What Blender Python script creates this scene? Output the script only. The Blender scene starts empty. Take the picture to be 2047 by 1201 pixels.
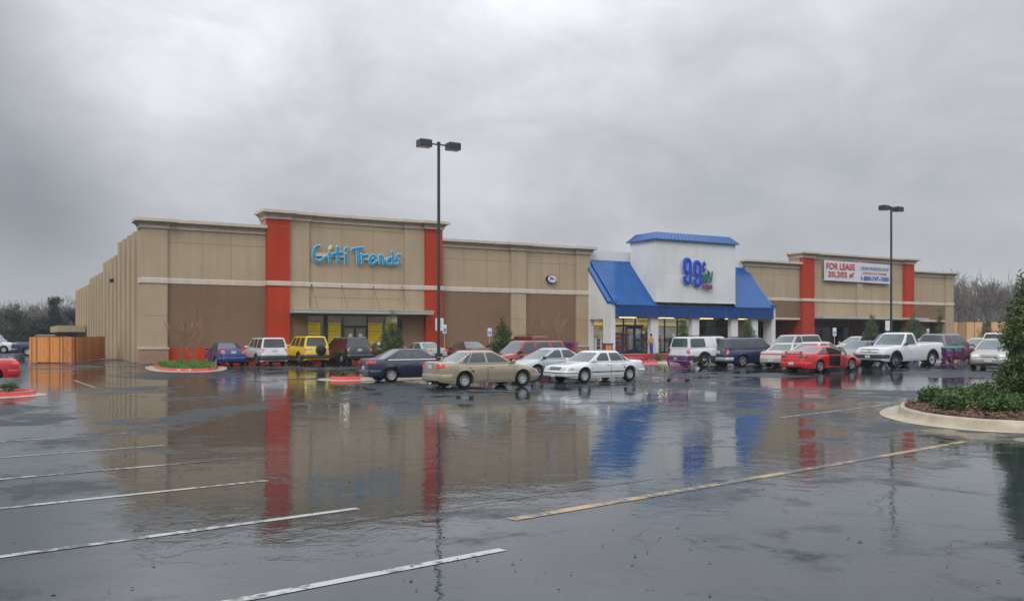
import bpy, bmesh, math, random
from math import sin, cos, pi, radians, sqrt, atan2, hypot
from mathutils import Vector, Matrix
from mathutils.bvhtree import BVHTree
random.seed(7)
S = bpy.context.scene
COL = S.collection

# ---------------------------------------------------------------- camera
cam_d = bpy.data.cameras.new('camera')
cam = bpy.data.objects.new('camera', cam_d); COL.objects.link(cam)
cam.location = (0, 0, 1.9); cam.rotation_euler = (radians(90), 0, 0)
cam_d.sensor_width = 36; cam_d.lens = 31.92; cam_d.shift_y = 0.0369
cam_d.clip_start = 0.1; cam_d.clip_end = 3000
S.camera = cam

# ---------------------------------------------------------------- world: low rain cloud over a nishita sky
world = bpy.data.worlds.new("World"); S.world = world; world.use_nodes = True
SUN_EL, SUN_AZ = radians(42), radians(200)      # azimuth clockwise from +Y
def build_world():
    nt = world.node_tree; N = nt.nodes; L = nt.links; N.clear()
    out = N.new('ShaderNodeOutputWorld'); bg = N.new('ShaderNodeBackground')
    sky = N.new('ShaderNodeTexSky'); sky.sky_type = 'NISHITA'; sky.sun_disc = False
    sky.sun_elevation = SUN_EL; sky.sun_rotation = SUN_AZ
    tc = N.new('ShaderNodeTexCoord'); sep = N.new('ShaderNodeSeparateXYZ'); L.new(tc.outputs['Generated'], sep.inputs[0])
    def m(op, a, b=None, c=None, clamp=False):
        n = N.new('ShaderNodeMath'); n.operation = op; n.use_clamp = clamp
        for i, v in enumerate((a, b, c)):
            if v is None: continue
            if isinstance(v, (int, float)): n.inputs[i].default_value = v
            else: L.new(v, n.inputs[i])
        return n.outputs[0]
    zz = m('MAXIMUM', sep.outputs[2], 0.0)
    den = m('ADD', zz, 0.22)
    cb = N.new('ShaderNodeCombineXYZ'); L.new(sep.outputs[0], cb.inputs[0]); L.new(sep.outputs[1], cb.inputs[1]); L.new(m('MULTIPLY', sep.outputs[2], 1.7), cb.inputs[2])
    def noise(scale, det, rough, off, dist=0.0):
        mp = N.new('ShaderNodeMapping'); mp.inputs['Location'].default_value = off; L.new(cb.outputs[0], mp.inputs[0])
        n = N.new('ShaderNodeTexNoise'); n.inputs['Scale'].default_value = scale; n.inputs['Detail'].default_value = det
        n.inputs['Roughness'].default_value = rough; n.inputs['Distortion'].default_value = dist
        L.new(mp.outputs[0], n.inputs['Vector']); return n.outputs[0]
    n1 = noise(3.0, 5, 0.5, (3.1, 1.7, 0), 0.4); n2 = noise(8.0, 8, 0.60, (9.0, 4.0, 2.0), 0.5)
    v = m('ADD', m('MULTIPLY', m('SUBTRACT', n1, 0.5), 0.26), m('MULTIPLY', m('SUBTRACT', n2, 0.5), 0.11))
    # thinner and thicker places of the cloud deck
    wob = m('MULTIPLY', m('SUBTRACT', n2, 0.5), 0.9)
    def blob(x, y, r, amp):
        nonlocal v
        d = Vector(((x - 1023.5) / 1815, 1, (676 - y) / 1815)).normalized()
        vm = N.new('ShaderNodeVectorMath'); vm.operation = 'DISTANCE'; vm.inputs[1].default_value = d
        L.new(tc.outputs['Generated'], vm.inputs[0])
        t = m('SUBTRACT', 1.0, m('DIVIDE', vm.outputs['Value'], r))
        t = m('ADD', t, m('MULTIPLY', wob, 0.55), clamp=True)
        t = m('MULTIPLY', t, t)
        v = m('ADD', v, m('MULTIPLY', t, amp))
    blob(320, 170, 0.27, 0.22); blob(520, 20, 0.36, 0.26); blob(1050, -60, 0.42, 0.34); blob(1700, -20, 0.42, 0.20); blob(200, -60, 0.25, 0.16)
    blob(60, 340, 0.30, -0.15); blob(-60, 60, 0.26, -0.10); blob(640, 330, 0.20, -0.12); blob(1500, 330, 0.30, -0.05)
    blob(100, 460, 0.18, -0.07)
    blob(960, 430, 0.13, 0.10)
    # thick cloud low in front, brighter overhead and behind the viewer
    el = m('MULTIPLY', m('SUBTRACT', zz, 0.30), 2.2, clamp=True)
    back = m('MULTIPLY', m('SUBTRACT', 0.35, sep.outputs[1]), 1.2, clamp=True)
    up = m('MAXIMUM', el, m('MULTIPLY', back, m('MULTIPLY', m('SUBTRACT', zz, 0.12), 2.5, clamp=True)))
    base = m('ADD', 0.475, m('MULTIPLY', v, 1.15))
    hz = m('MULTIPLY', m('SUBTRACT', 1.0, m('MULTIPLY', zz, 9.0), clamp=True), 0.03)
    base = m('ADD', base, hz)
    base = m('MAXIMUM', base, 0.12)
    lum = m('ADD', base, m('MULTIPLY', up, WORLD_UP))
    col = N.new('ShaderNodeMix'); col.data_type = 'RGBA'
    L.new(m('MULTIPLY', m('SUBTRACT', base, 0.25), 3.0, clamp=True), col.inputs[0])
    col.inputs[6].default_value = (0.905, 0.99, 1.08, 1); col.inputs[7].default_value = (0.975, 0.99, 1.05, 1)
    vm = N.new('ShaderNodeVectorMath'); vm.operation = 'SCALE'; L.new(col.outputs[2], vm.inputs[0]); L.new(lum, vm.inputs[3])
    sk = N.new('ShaderNodeVectorMath'); sk.operation = 'SCALE'; L.new(sky.outputs[0], sk.inputs[0]); sk.inputs[3].default_value = 1.0
    mx = N.new('ShaderNodeMix'); mx.data_type = 'RGBA'; mx.inputs[0].default_value = 0.96
    cs = N.new('ShaderNodeVectorMath'); cs.operation = 'SCALE'; L.new(vm.outputs[0], cs.inputs[0]); cs.inputs[3].default_value = 10.0
    L.new(sk.outputs[0], mx.inputs[6]); L.new(cs.outputs[0], mx.inputs[7])
    L.new(mx.outputs[2], bg.inputs[0]); bg.inputs[1].default_value = 0.1
    L.new(bg.outputs[0], out.inputs[0])
WORLD_UP = 0.95
build_world()

sun_d = bpy.data.lights.new('sun', 'SUN'); sun_d.energy = 1.2; sun_d.angle = radians(25); sun_d.color = (1, 0.97, 0.92)
sun = bpy.data.objects.new('sun', sun_d); COL.objects.link(sun); sun.location = (0, -20, 60)
_d = Vector((sin(SUN_AZ) * cos(SUN_EL), cos(SUN_AZ) * cos(SUN_EL), sin(SUN_EL)))
sun.rotation_euler = (-_d).to_track_quat('-Z', 'Y').to_euler()
S.view_settings.view_transform = 'Standard'; S.view_settings.look = 'None'
S.view_settings.exposure = 0.0; S.view_settings.gamma = 1.0
try:
    S.cycles.max_bounces = 7; S.cycles.glossy_bounces = 4; S.cycles.transparent_max_bounces = 12
    S.cycles.sample_clamp_indirect = 4; S.cycles.use_denoising = True
    S.cycles.caustics_reflective = False; S.cycles.caustics_refractive = False
except Exception: pass

# ---------------------------------------------------------------- materials
def newmat(name):
    m = bpy.data.materials.new(name); m.use_nodes = True
    nt = m.node_tree; b = nt.nodes['Principled BSDF']; return m, nt, b
def tex_noise(nt, scale, det=4, rough=0.55, coord='Object', sc=(1, 1, 1), dist=0.0):
    tc = nt.nodes.new('ShaderNodeTexCoord'); mp = nt.nodes.new('ShaderNodeMapping'); mp.inputs['Scale'].default_value = sc
    nt.links.new(tc.outputs[coord], mp.inputs[0])
    n = nt.nodes.new('ShaderNodeTexNoise'); n.inputs['Scale'].default_value = scale; n.inputs['Detail'].default_value = det
    n.inputs['Roughness'].default_value = rough; n.inputs['Distortion'].default_value = dist
    nt.links.new(mp.outputs[0], n.inputs['Vector']); return n
def ramp(nt, src, pts):
    r = nt.nodes.new('ShaderNodeValToRGB'); e = r.color_ramp.elements
    while len(e) > 1: e.remove(e[-1])
    e[0].position = pts[0][0]; c = pts[0][1]; e[0].color = (c, c, c, 1) if isinstance(c, (int, float)) else (*c, 1)
    for p, c in pts[1:]:
        k = e.new(p); k.color = (c, c, c, 1) if isinstance(c, (int, float)) else (*c, 1)
    nt.links.new(src, r.inputs[0]); return r
def varied(name, c, rough=0.6, var=0.15, scale=1.2, bump=0.0, bscale=30, metal=0.0, coat=0.0, sc=(1, 1, 1), spec=0.5):
    m, nt, b = newmat(name)
    n = tex_noise(nt, scale, 6, 0.6, sc=sc)
    lo = tuple(x * (1 - var) for x in c); hi = tuple(min(1, x * (1 + var)) for x in c)
    r = ramp(nt, n.outputs[0], [(0.3, lo), (0.7, hi)])
    nt.links.new(r.outputs[0], b.inputs['Base Color'])
    b.inputs['Roughness'].default_value = rough; b.inputs['Metallic'].default_value = metal
    b.inputs['Specular IOR Level'].default_value = spec
    b.inputs['Coat Weight'].default_value = coat; b.inputs['Coat Roughness'].default_value = 0.06
    if bump:
        n2 = tex_noise(nt, bscale, 3, 0.6); bp = nt.nodes.new('ShaderNodeBump'); bp.inputs['Strength'].default_value = bump
        bp.inputs['Distance'].default_value = 0.02; nt.links.new(n2.outputs[0], bp.inputs['Height']); nt.links.new(bp.outputs[0], b.inputs['Normal'])
    return m
def emit(name, c, s):
    m, nt, b = newmat(name); b.inputs['Base Color'].default_value = (*c, 1)
    b.inputs['Emission Color'].default_value = (*c, 1); b.inputs['Emission Strength'].default_value = s; return m
def stucco(name, c, k=1.0):
    # rendered wall with rain streaks
    m, nt, b = newmat(name)
    n = tex_noise(nt, 0.35, 5, 0.6); n2 = tex_noise(nt, 1.0, 5, 0.65, sc=(2.5, 2.5, 0.12)); n3 = tex_noise(nt, 45, 3, 0.6)
    r = ramp(nt, n.outputs[0], [(0.3, 0.90), (0.7, 1.08)]); r2 = ramp(nt, n2.outputs[0], [(0.35, 1 - .10 * k), (0.62, 1 + .04 * k)])
    r3 = ramp(nt, n3.outputs[0], [(0.3, 0.88), (0.7, 1.1)])
    a = nt.nodes.new('ShaderNodeMix'); a.data_type = 'RGBA'; a.blend_type = 'MULTIPLY'; a.inputs[0].default_value = 1
    nt.links.new(r.outputs[0], a.inputs[6]); nt.links.new(r2.outputs[0], a.inputs[7])
    a2 = nt.nodes.new('ShaderNodeMix'); a2.data_type = 'RGBA'; a2.blend_type = 'MULTIPLY'; a2.inputs[0].default_value = 1
    nt.links.new(a.outputs[2], a2.inputs[6]); nt.links.new(r3.outputs[0], a2.inputs[7])
    a3 = nt.nodes.new('ShaderNodeMix'); a3.data_type = 'RGBA'; a3.blend_type = 'MULTIPLY'; a3.inputs[0].default_value = 1
    a3.inputs[6].default_value = (*c, 1); nt.links.new(a2.outputs[2], a3.inputs[7])
    nt.links.new(a3.outputs[2], b.inputs['Base Color']); b.inputs['Roughness'].default_value = 0.85
    b.inputs['Specular IOR Level'].default_value = 0.25
    bp = nt.nodes.new('ShaderNodeBump'); bp.inputs['Strength'].default_value = 0.25; bp.inputs['Distance'].default_value = 0.01
    nt.links.new(n3.outputs[0], bp.inputs['Height']); nt.links.new(bp.outputs[0], b.inputs['Normal'])
    return m
def paint(name, c, rough=0.3, metal=0.0):
    m, nt, b = newmat(name)
    n = tex_noise(nt, 2.2, 5, 0.7); n2 = tex_noise(nt, 220, 2, 0.5)
    r = ramp(nt, n.outputs[0], [(0.35, tuple(x * 0.88 for x in c)), (0.65, c)])
    nt.links.new(r.outputs[0], b.inputs['Base Color'])
    b.inputs['Metallic'].default_value = metal; b.inputs['Roughness'].default_value = rough
    b.inputs['Coat Weight'].default_value = 1.0
    rr = ramp(nt, n.outputs[0], [(0.3, 0.03), (0.7, 0.10)]); nt.links.new(rr.outputs[0], b.inputs['Coat Roughness'])
    bp = nt.nodes.new('ShaderNodeBump'); bp.inputs['Strength'].default_value = 0.12; bp.inputs['Distance'].default_value = 0.002
    nt.links.new(n2.outputs[0], bp.inputs['Height']); nt.links.new(bp.outputs[0], b.inputs['Coat Normal'])   # rain drops
    return m
def brickmat(name, c1, c2, mortar):
    m, nt, b = newmat(name)
    tc = nt.nodes.new('ShaderNodeTexCoord'); sp = nt.nodes.new('ShaderNodeSeparateXYZ'); nt.links.new(tc.outputs['Object'], sp.inputs[0])
    ad = nt.nodes.new('ShaderNodeMath'); nt.links.new(sp.outputs[0], ad.inputs[0]); nt.links.new(sp.outputs[1], ad.inputs[1])
    cb = nt.nodes.new('ShaderNodeCombineXYZ'); nt.links.new(ad.outputs[0], cb.inputs[0]); nt.links.new(sp.outputs[2], cb.inputs[1])
    br = nt.nodes.new('ShaderNodeTexBrick'); nt.links.new(cb.outputs[0], br.inputs[0])
    br.inputs['Color1'].default_value = (*c1, 1); br.inputs['Color2'].default_value = (*c2, 1); br.inputs['Mortar'].default_value = (*mortar, 1)
    br.inputs['Scale'].default_value = 2.2; br.inputs['Mortar Size'].default_value = 0.012
    nt.links.new(br.outputs[0], b.inputs['Base Color']); b.inputs['Roughness'].default_value = 0.7
    return m
def plankmat(name, c, axis=0, w=0.14):
    m, nt, b = newmat(name)
    tc = nt.nodes.new('ShaderNodeTexCoord'); sp = nt.nodes.new('ShaderNodeSeparateXYZ'); nt.links.new(tc.outputs['Object'], sp.inputs[0])
    d = nt.nodes.new('ShaderNodeMath'); d.operation = 'DIVIDE'; nt.links.new(sp.outputs[axis], d.inputs[0]); d.inputs[1].default_value = w
    fl = nt.nodes.new('ShaderNodeMath'); fl.operation = 'FLOOR'; nt.links.new(d.outputs[0], fl.inputs[0])
    wn = nt.nodes.new('ShaderNodeTexWhiteNoise'); wn.noise_dimensions = '1D'; nt.links.new(fl.outputs[0], wn.inputs['W'])
    n = tex_noise(nt, 3, 5, 0.6, sc=(6, 6, 0.6))
    mx = nt.nodes.new('ShaderNodeMath'); mx.operation = 'ADD'; nt.links.new(wn.outputs[0], mx.inputs[0]); nt.links.new(n.outputs[0], mx.inputs[1])
    r = ramp(nt, mx.outputs[0], [(0.35, tuple(x * 0.5 for x in c)), (0.8, c), (1.4, tuple(min(1, x * 1.5) for x in c))])
    r.color_ramp.elements[2].position = 1.0
    fr = nt.nodes.new('ShaderNodeMath'); fr.operation = 'FRACT'; nt.links.new(d.outputs[0], fr.inputs[0])
    g = nt.nodes.new('ShaderNodeMath'); g.operation = 'GREATER_THAN'; g.inputs[1].default_value = 0.08; nt.links.new(fr.outputs[0], g.inputs[0])
    g2 = ramp(nt, g.outputs[0], [(0.0, 0.3), (1.0, 1.0)])
    a = nt.nodes.new('ShaderNodeMix'); a.data_type = 'RGBA'; a.blend_type = 'MULTIPLY'; a.inputs[0].default_value = 1
    nt.links.new(r.outputs[0], a.inputs[6]); nt.links.new(g2.outputs[0], a.inputs[7])
    nt.links.new(a.outputs[2], b.inputs['Base Color']); b.inputs['Roughness'].default_value = 0.6
    return m
def leafmat(name, a, bcol, c, scale=1.5):
    m, nt, b = newmat(name)
    n = tex_noise(nt, scale, 4, 0.7); n2 = tex_noise(nt, scale * 9, 2, 0.6)
    ad = nt.nodes.new('ShaderNodeMath'); ad.operation = 'MULTIPLY_ADD'; nt.links.new(n2.outputs[0], ad.inputs[0]); ad.inputs[1].default_value = 0.6
    nt.links.new(n.outputs[0], ad.inputs[2])
    r = ramp(nt, ad.outputs[0], [(0.62, a), (0.82, bcol), (0.98, c)])
    nt.links.new(r.outputs[0], b.inputs['Base Color']); b.inputs['Roughness'].default_value = 0.35
    return m
def shopglass(name, tint=(0.95, 0.97, 0.97), refl=1.0):
    m = bpy.data.materials.new(name); m.use_nodes = True; nt = m.node_tree; nt.nodes.clear()
    o = nt.nodes.new('ShaderNodeOutputMaterial'); t = nt.nodes.new('ShaderNodeBsdfTransparent'); t.inputs[0].default_value = (*tint, 1)
    g = nt.nodes.new('ShaderNodeBsdfGlossy'); g.inputs['Roughness'].default_value = 0.02; g.inputs[0].default_value = (0.9, 0.95, 0.95, 1)
    f = nt.nodes.new('ShaderNodeFresnel'); f.inputs[0].default_value = 1.5; mx = nt.nodes.new('ShaderNodeMixShader')
    nt.links.new(f.outputs[0], mx.inputs[0]); nt.links.new(t.outputs[0], mx.inputs[1]); nt.links.new(g.outputs[0], mx.inputs[2])
    nt.links.new(mx.outputs[0], o.inputs[0]); return m

M = {}
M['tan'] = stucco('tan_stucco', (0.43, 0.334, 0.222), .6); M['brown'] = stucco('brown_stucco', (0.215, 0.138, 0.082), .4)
M['red'] = stucco('red_stucco', (0.44, 0.042, 0.014)); M['redbase'] = stucco('red_base_paint', (0.50, 0.052, 0.018))
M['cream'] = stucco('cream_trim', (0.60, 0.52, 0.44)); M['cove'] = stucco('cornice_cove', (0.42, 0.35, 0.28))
M['white'] = stucco('white_stucco', (0.68, 0.69, 0.68), .4)
M['joint'] = varied('wall_joint', (0.20, 0.15, 0.09), 0.9)
M['brick'] = brickmat('pinkish_brick', (0.36, 0.20, 0.12), (0.28, 0.15, 0.09), (0.42, 0.36, 0.30))
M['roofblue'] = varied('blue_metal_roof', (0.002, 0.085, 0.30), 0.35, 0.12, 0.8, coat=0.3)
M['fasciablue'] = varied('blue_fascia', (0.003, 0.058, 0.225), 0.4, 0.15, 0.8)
M['silver'] = varied('canopy_metal', (0.42, 0.42, 0.38), 0.4, 0.1)
M['frame'] = varied('dark_window_frame', (0.02, 0.022, 0.025), 0.4)
M['blueframe'] = varied('blue_door_frame', (0.012, 0.03, 0.22), 0.4)
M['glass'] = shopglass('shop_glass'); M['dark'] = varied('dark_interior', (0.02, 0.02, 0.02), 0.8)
M['inner'] = varied('shop_interior', (0.30, 0.25, 0.17), 0.8, 0.4, 0.8)
M['roofgrey'] = varied('flat_roof', (0.25, 0.25, 0.25), 0.9)
M['tube'] = emit('fluorescent_tube', (1.0, 0.78, 0.36), 1.6)
M['ceil'] = emit('ceiling_light_panel', (1.0, 0.94, 0.78), 12.0)
M['wood'] = plankmat('cedar_boards', (0.50, 0.19, 0.048)); M['woodx'] = plankmat('pale_cedar_boards', (0.44, 0.26, 0.12), w=0.9)
M['conc'] = varied('kerb_concrete', (0.40, 0.34, 0.24), 0.55, 0.22, 2.5, 0.3, 40, coat=0.25)
M['walk'] = varied('pavement_concrete', (0.30, 0.26, 0.20), 0.35, 0.2, 1.5, coat=0.4)
M['redkerb'] = varied('red_kerb_paint', (0.55, 0.018, 0.015), 0.4, 0.25, 5, coat=0.4)
M['mulch'] = varied('wet_bark_mulch', (0.075, 0.032, 0.018), 0.8, 0.75, 9, 1.0, 22)
M['grass'] = leafmat('grass_blade', (0.03, 0.10, 0.01), (0.07, 0.20, 0.02), (0.14, 0.28, 0.04), 2)
M['leaf'] = leafmat('shrub_leaf', (0.022, 0.05, 0.008), (0.05, 0.105, 0.018), (0.12, 0.19, 0.04), 2.5)
M['magnolia'] = leafmat('magnolia_leaf', (0.018, 0.045, 0.010), (0.045, 0.10, 0.018), (0.18, 0.17, 0.04), 2.2)
M['olive'] = leafmat('far_evergreen_leaf', (0.015, 0.025, 0.012), (0.03, 0.045, 0.018), (0.05, 0.065, 0.028), 0.4)
M['conif'] = leafmat('far_conifer_leaf', (0.008, 0.016, 0.010), (0.015, 0.028, 0.016), (0.028, 0.045, 0.025), 0.4)
M['bark'] = varied('bark', (0.10, 0.08, 0.065), 0.9, 0.3, 6); M['twig'] = varied('bare_twigs', (0.15, 0.13, 0.115), 0.9, 0.3, 1)
M['crepe'] = varied('crepe_myrtle_bark', (0.30, 0.17, 0.10), 0.8, 0.3, 4)
M['pole'] = varied('dark_green_pole', (0.012, 0.024, 0.024), 0.35, 0.3, 3, coat=0.4)
M['post'] = varied('galvanised_post', (0.45, 0.46, 0.46), 0.4, 0.15)
M['signw'] = varied('sign_white', (0.72, 0.76, 0.78), 0.4, 0.05); M['signb'] = varied('sign_blue', (0.03, 0.20, 0.62), 0.4, 0.05)
M['purple'] = varied('purple_plastic', (0.17, 0.015, 0.16), 0.35, 0.2, 4); M['teal'] = varied('teal_plastic', (0.02, 0.33, 0.28), 0.4)
M['orange'] = varied('orange_bag', (0.80, 0.17, 0.03), 0.5, 0.4, 9); M['rackblue'] = varied('rack_blue', (0.03, 0.05, 0.42), 0.4)
M['yellow'] = varied('yellow_paper', (0.85, 0.62, 0.03), 0.5, 0.08); M['redink'] = varied('red_print', (0.75, 0.10, 0.02), 0.5)
M['ltblue'] = varied('sign_light_blue', (0.30, 0.62, 0.74), 0.4, 0.05); M['cyan'] = varied('sign_blue_face', (0.0, 0.26, 0.54), 0.3, 0.05)
M['yel'] = varied('sign_yellow', (0.75, 0.55, 0.03), 0.4, 0.05)
M['deepblue'] = varied('sign_deep_blue', (0.008, 0.055, 0.50), 0.3, 0.06); M['paleblue'] = varied('sign_pale_edge', (0.28, 0.38, 0.62), 0.4, 0.05)
M['gsign'] = varied('sign_green', (0.005, 0.13, 0.09), 0.4, 0.05); M['psign'] = varied('sign_purple', (0.30, 0.06, 0.22), 0.4, 0.05)
M['banner'] = varied('banner_vinyl', (0.62, 0.63, 0.66), 0.5, 0.06, 0.6); M['bred'] = varied('banner_red', (0.55, 0.02, 0.03), 0.5, 0.1); M['bblue'] = varied('banner_blue', (0.03, 0.07, 0.40), 0.5, 0.1)
M['bgrey'] = varied('banner_grey_blue', (0.17, 0.24, 0.40), 0.5, 0.1)
def paper(name, c):
    m, nt, b = newmat(name); tr = nt.nodes.new('ShaderNodeBsdfTranslucent'); tr.inputs[0].default_value = (*c, 1); b.inputs['Base Color'].default_value = (*c, 1); b.inputs['Roughness'].default_value = .6
    mx = nt.nodes.new('ShaderNodeMixShader'); mx.inputs[0].default_value = .5; nt.links.new(b.outputs[0], mx.inputs[1]); nt.links.new(tr.outputs[0], mx.inputs[2]); nt.links.new(mx.outputs[0], nt.nodes['Material Output'].inputs[0]); return m
M['yellow'] = paper('yellow_paper_backlit', (0.95, 0.83, 0.03))
# cars
M['tyre'] = varied('tyre_rubber', (0.007, 0.007, 0.008), 0.6, 0.2, 6, spec=0.25)
M['rim'] = varied('wheel_rim', (0.50, 0.50, 0.50), 0.3, 0.1, 6, metal=0.6); M['cap'] = varied('hub_cap', (0.42, 0.43, 0.44), 0.3, 0.12, 6, metal=0.3)
M['chrome'] = varied('chrome', (0.75, 0.75, 0.75), 0.08, 0.05, metal=1.0)
M['hole'] = varied('wheel_holes', (0.008, 0.008, 0.009), 0.8)
M['clad'] = varied('dark_plastic_cladding', (0.035, 0.038, 0.042), 0.45, 0.2, 3)
M['under'] = varied('underbody', (0.008, 0.008, 0.008), 0.9)
def carglass(name, c, r=0.03):
    m, nt, b = newmat(name); n = tex_noise(nt, 1.4, 4, 0.6)
    rr = ramp(nt, n.outputs[0], [(0.35, tuple(x * 0.5 for x in c)), (0.7, tuple(x * 1.3 for x in c))]); nt.links.new(rr.outputs[0], b.inputs['Base Color'])
    b.inputs['Roughness'].default_value = 0.3; b.inputs['Coat Weight'].default_value = 1; b.inputs['Coat Roughness'].default_value = r
    b.inputs['Coat IOR'].default_value = 1.5
    return m
M['cg'] = carglass('car_glass', (0.030, 0.075, 0.075)); M['cgs'] = carglass('side_car_glass', (0.014, 0.034, 0.036)); M['cgd'] = carglass('tinted_car_glass', (0.010, 0.014, 0.015))
M['tail'] = varied('tail_lamp', (0.62, 0.015, 0.01), 0.15, 0.15, 8, coat=1); M['taild'] = varied('smoked_tail_lamp', (0.14, 0.012, 0.015), 0.15, 0.2, 8, coat=1)
M['amber'] = varied('amber_lamp', (0.70, 0.20, 0.02), 0.15, coat=1); M['lamp'] = varied('clear_lamp', (0.55, 0.57, 0.58), 0.1, 0.2, 12, coat=1)
M['plate'] = varied('licence_plate', (0.50, 0.53, 0.56), 0.4, 0.2, 20); M['seam'] = varied('panel_gap', (0.015, 0.015, 0.015), 0.8)
M['black'] = varied('black_trim', (0.01, 0.01, 0.011), 0.35)
M['skin'] = varied('skin', (0.35, 0.18, 0.11), 0.6, 0.1); M['shirt'] = varied('tan_shirt', (0.55, 0.30, 0.10), 0.8, 0.1); M['trousers'] = varied('blue_trousers', (0.01, 0.05, 0.50), 0.8, 0.1)
M['hair'] = varied('dark_hair', (0.01, 0.008, 0.006), 0.6)

# ---------------------------------------------------------------- helpers
def tag(o, label, cat, group=None, kind=None):
    if label: o['label'] = label
    if cat: o['category'] = cat
    if group: o['group'] = group
    if kind: o['kind'] = kind
    return o
def thing(name, label, cat, loc=(0, 0, 0), rz=0.0, group=None, sc=1.0):
    o = bpy.data.objects.new(name, None); COL.objects.link(o); o.location = loc; o.rotation_euler = (0, 0, rz)
    o.scale = (sc, sc, sc); o.empty_display_size = 0.3
    return tag(o, label, cat, group)
class MB:
    def __init__(s): s.v = []; s.f = []; s.mi = []; s.cur = 0
    def m(s, i): s.cur = i; return s
    def add(s, vs, fs):
        o = len(s.v); s.v += [tuple(v) for v in vs]
        for f in fs: s.f.append(tuple(i + o for i in f)); s.mi.append(s.cur)
        return s
    def box(s, x0, x1, y0, y1, z0, z1):
        return s.add([(x, y, z) for z in (z0, z1) for y in (y0, y1) for x in (x0, x1)],
                     [(0, 2, 3, 1), (4, 5, 7, 6), (0, 1, 5, 4), (2, 6, 7, 3), (0, 4, 6, 2), (1, 3, 7, 5)])
    def rbox(s, c, d, Mt=None, ch=0.0):
        # box with chamfered vertical and top edges
        x, y, z = d[0] / 2, d[1] / 2, d[2] / 2
        k = min(ch, x * .9, y * .9, z * .9)
        rings = []
        for (zz, ins) in ((-z, k), (-z + k, 0), (z - k, 0), (z, k)):
            a, b = x - ins, y - ins; q = max(k - ins, 0) if k else 0
            q = k * 0.7
            rings.append([(a - q, -b, zz), (a, -b + q, zz), (a, b - q, zz), (a - q, b, zz), (-a + q, b, zz), (-a, b - q, zz), (-a, -b + q, zz), (-a + q, -b, zz)])
        vs = [Vector(p) for r in rings for p in r]
        if Mt: vs = [Mt @ p for p in vs]
        vs = [p + Vector(c) for p in vs]
        fs = [tuple(reversed(range(8))), tuple(range(24, 32))]
        for r in range(3):
            for i in range(8): fs.append((r * 8 + i, r * 8 + (i + 1) % 8, r * 8 + 8 + (i + 1) % 8, r * 8 + 8 + i))
        return s.add(vs, fs)
    def prism(s, pts, z0, z1, inset=0.0, top=True):
        n = len(pts); a = [(x, y, z0) for x, y in pts] + [(x, y, z1) for x, y in pts]
        fs = [(i, (i + 1) % n, n + (i + 1) % n, n + i) for i in range(n)]
        fs.append(tuple(range(n - 1, -1, -1)))
        if top: fs.append(tuple(range(n, 2 * n)))
        return s.add(a, fs)
    def tube(s, pts, r, n=8, cap=True, sc=(1, 1, 1)):
        pts = [Vector(p) for p in pts]; rs = r if isinstance(r, (list, tuple)) else [r] * len(pts)
        o = []; up = None
        for i, p in enumerate(pts):
            d = (pts[min(i + 1, len(pts) - 1)] - pts[max(i - 1, 0)]).normalized()
            if up is None: up = Vector((0, 0, 1)) if abs(d.z) < 0.9 else Vector((1, 0, 0))
            a = d.cross(up).normalized(); b = a.cross(d).normalized(); up = b
            o += [p + (a * cos(2 * pi * k / n) + b * sin(2 * pi * k / n)) * rs[i] for k in range(n)]
        fs = []
        for i in range(len(pts) - 1):
            for k in range(n):
                fs.append((i * n + k, i * n + (k + 1) % n, (i + 1) * n + (k + 1) % n, (i + 1) * n + k))
        if cap: fs += [tuple(reversed(range(n))), tuple(range((len(pts) - 1) * n, len(pts) * n))]
        return s.add(o, fs)
    def ball(s, c, r, n=8, m=5):
        if not isinstance(r, (list, tuple)): r = (r, r, r)
        vs = [(c[0], c[1], c[2] - r[2])]
        for j in range(1, m):
            t = pi * j / m - pi / 2
            for k in range(n): vs.append((c[0] + r[0] * cos(t) * cos(2 * pi * k / n), c[1] + r[1] * cos(t) * sin(2 * pi * k / n), c[2] + r[2] * sin(t)))
        vs.append((c[0], c[1], c[2] + r[2])); fs = []
        for k in range(n): fs.append((0, 1 + (k + 1) % n, 1 + k)); fs.append((len(vs) - 1, 1 + (m - 2) * n + k, 1 + (m - 2) * n + (k + 1) % n))
        for j in range(m - 2):
            for k in range(n): fs.append((1 + j * n + k, 1 + j * n + (k + 1) % n, 1 + (j + 1) * n + (k + 1) % n, 1 + (j + 1) * n + k))
        return s.add(vs, fs)
    def lathe(s, prof, n=24, axis='z', c=(0, 0, 0)):
        vs = []
        for r, h in prof:
            for k in range(n):
                a = 2 * pi * k / n
                p = (r * cos(a), r * sin(a), h) if axis == 'z' else (r * cos(a), h, r * sin(a))
                vs.append((p[0] + c[0], p[1] + c[1], p[2] + c[2]))
        fs = [(i * n + k, i * n + (k + 1) % n, (i + 1) * n + (k + 1) % n, (i + 1) * n + k) for i in range(len(prof) - 1) for k in range(n)]
        return s.add(vs, fs)
    def data(s, name, mats, smooth=None):
        me = bpy.data.meshes.new(name); me.from_pydata(s.v, [], s.f)
        for mm in (mats if isinstance(mats, (list, tuple)) else [mats]): me.materials.append(mm)
        if any(s.mi): me.polygons.foreach_set('material_index', s.mi)
        bm = bmesh.new(); bm.from_mesh(me); bmesh.ops.recalc_face_normals(bm, faces=bm.faces); bm.to_mesh(me); bm.free()
        if smooth:
            me.polygons.foreach_set('use_smooth', [True] * len(me.polygons))
            me.set_sharp_from_angle(angle=radians(smooth))
        me.update(); return me
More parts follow.
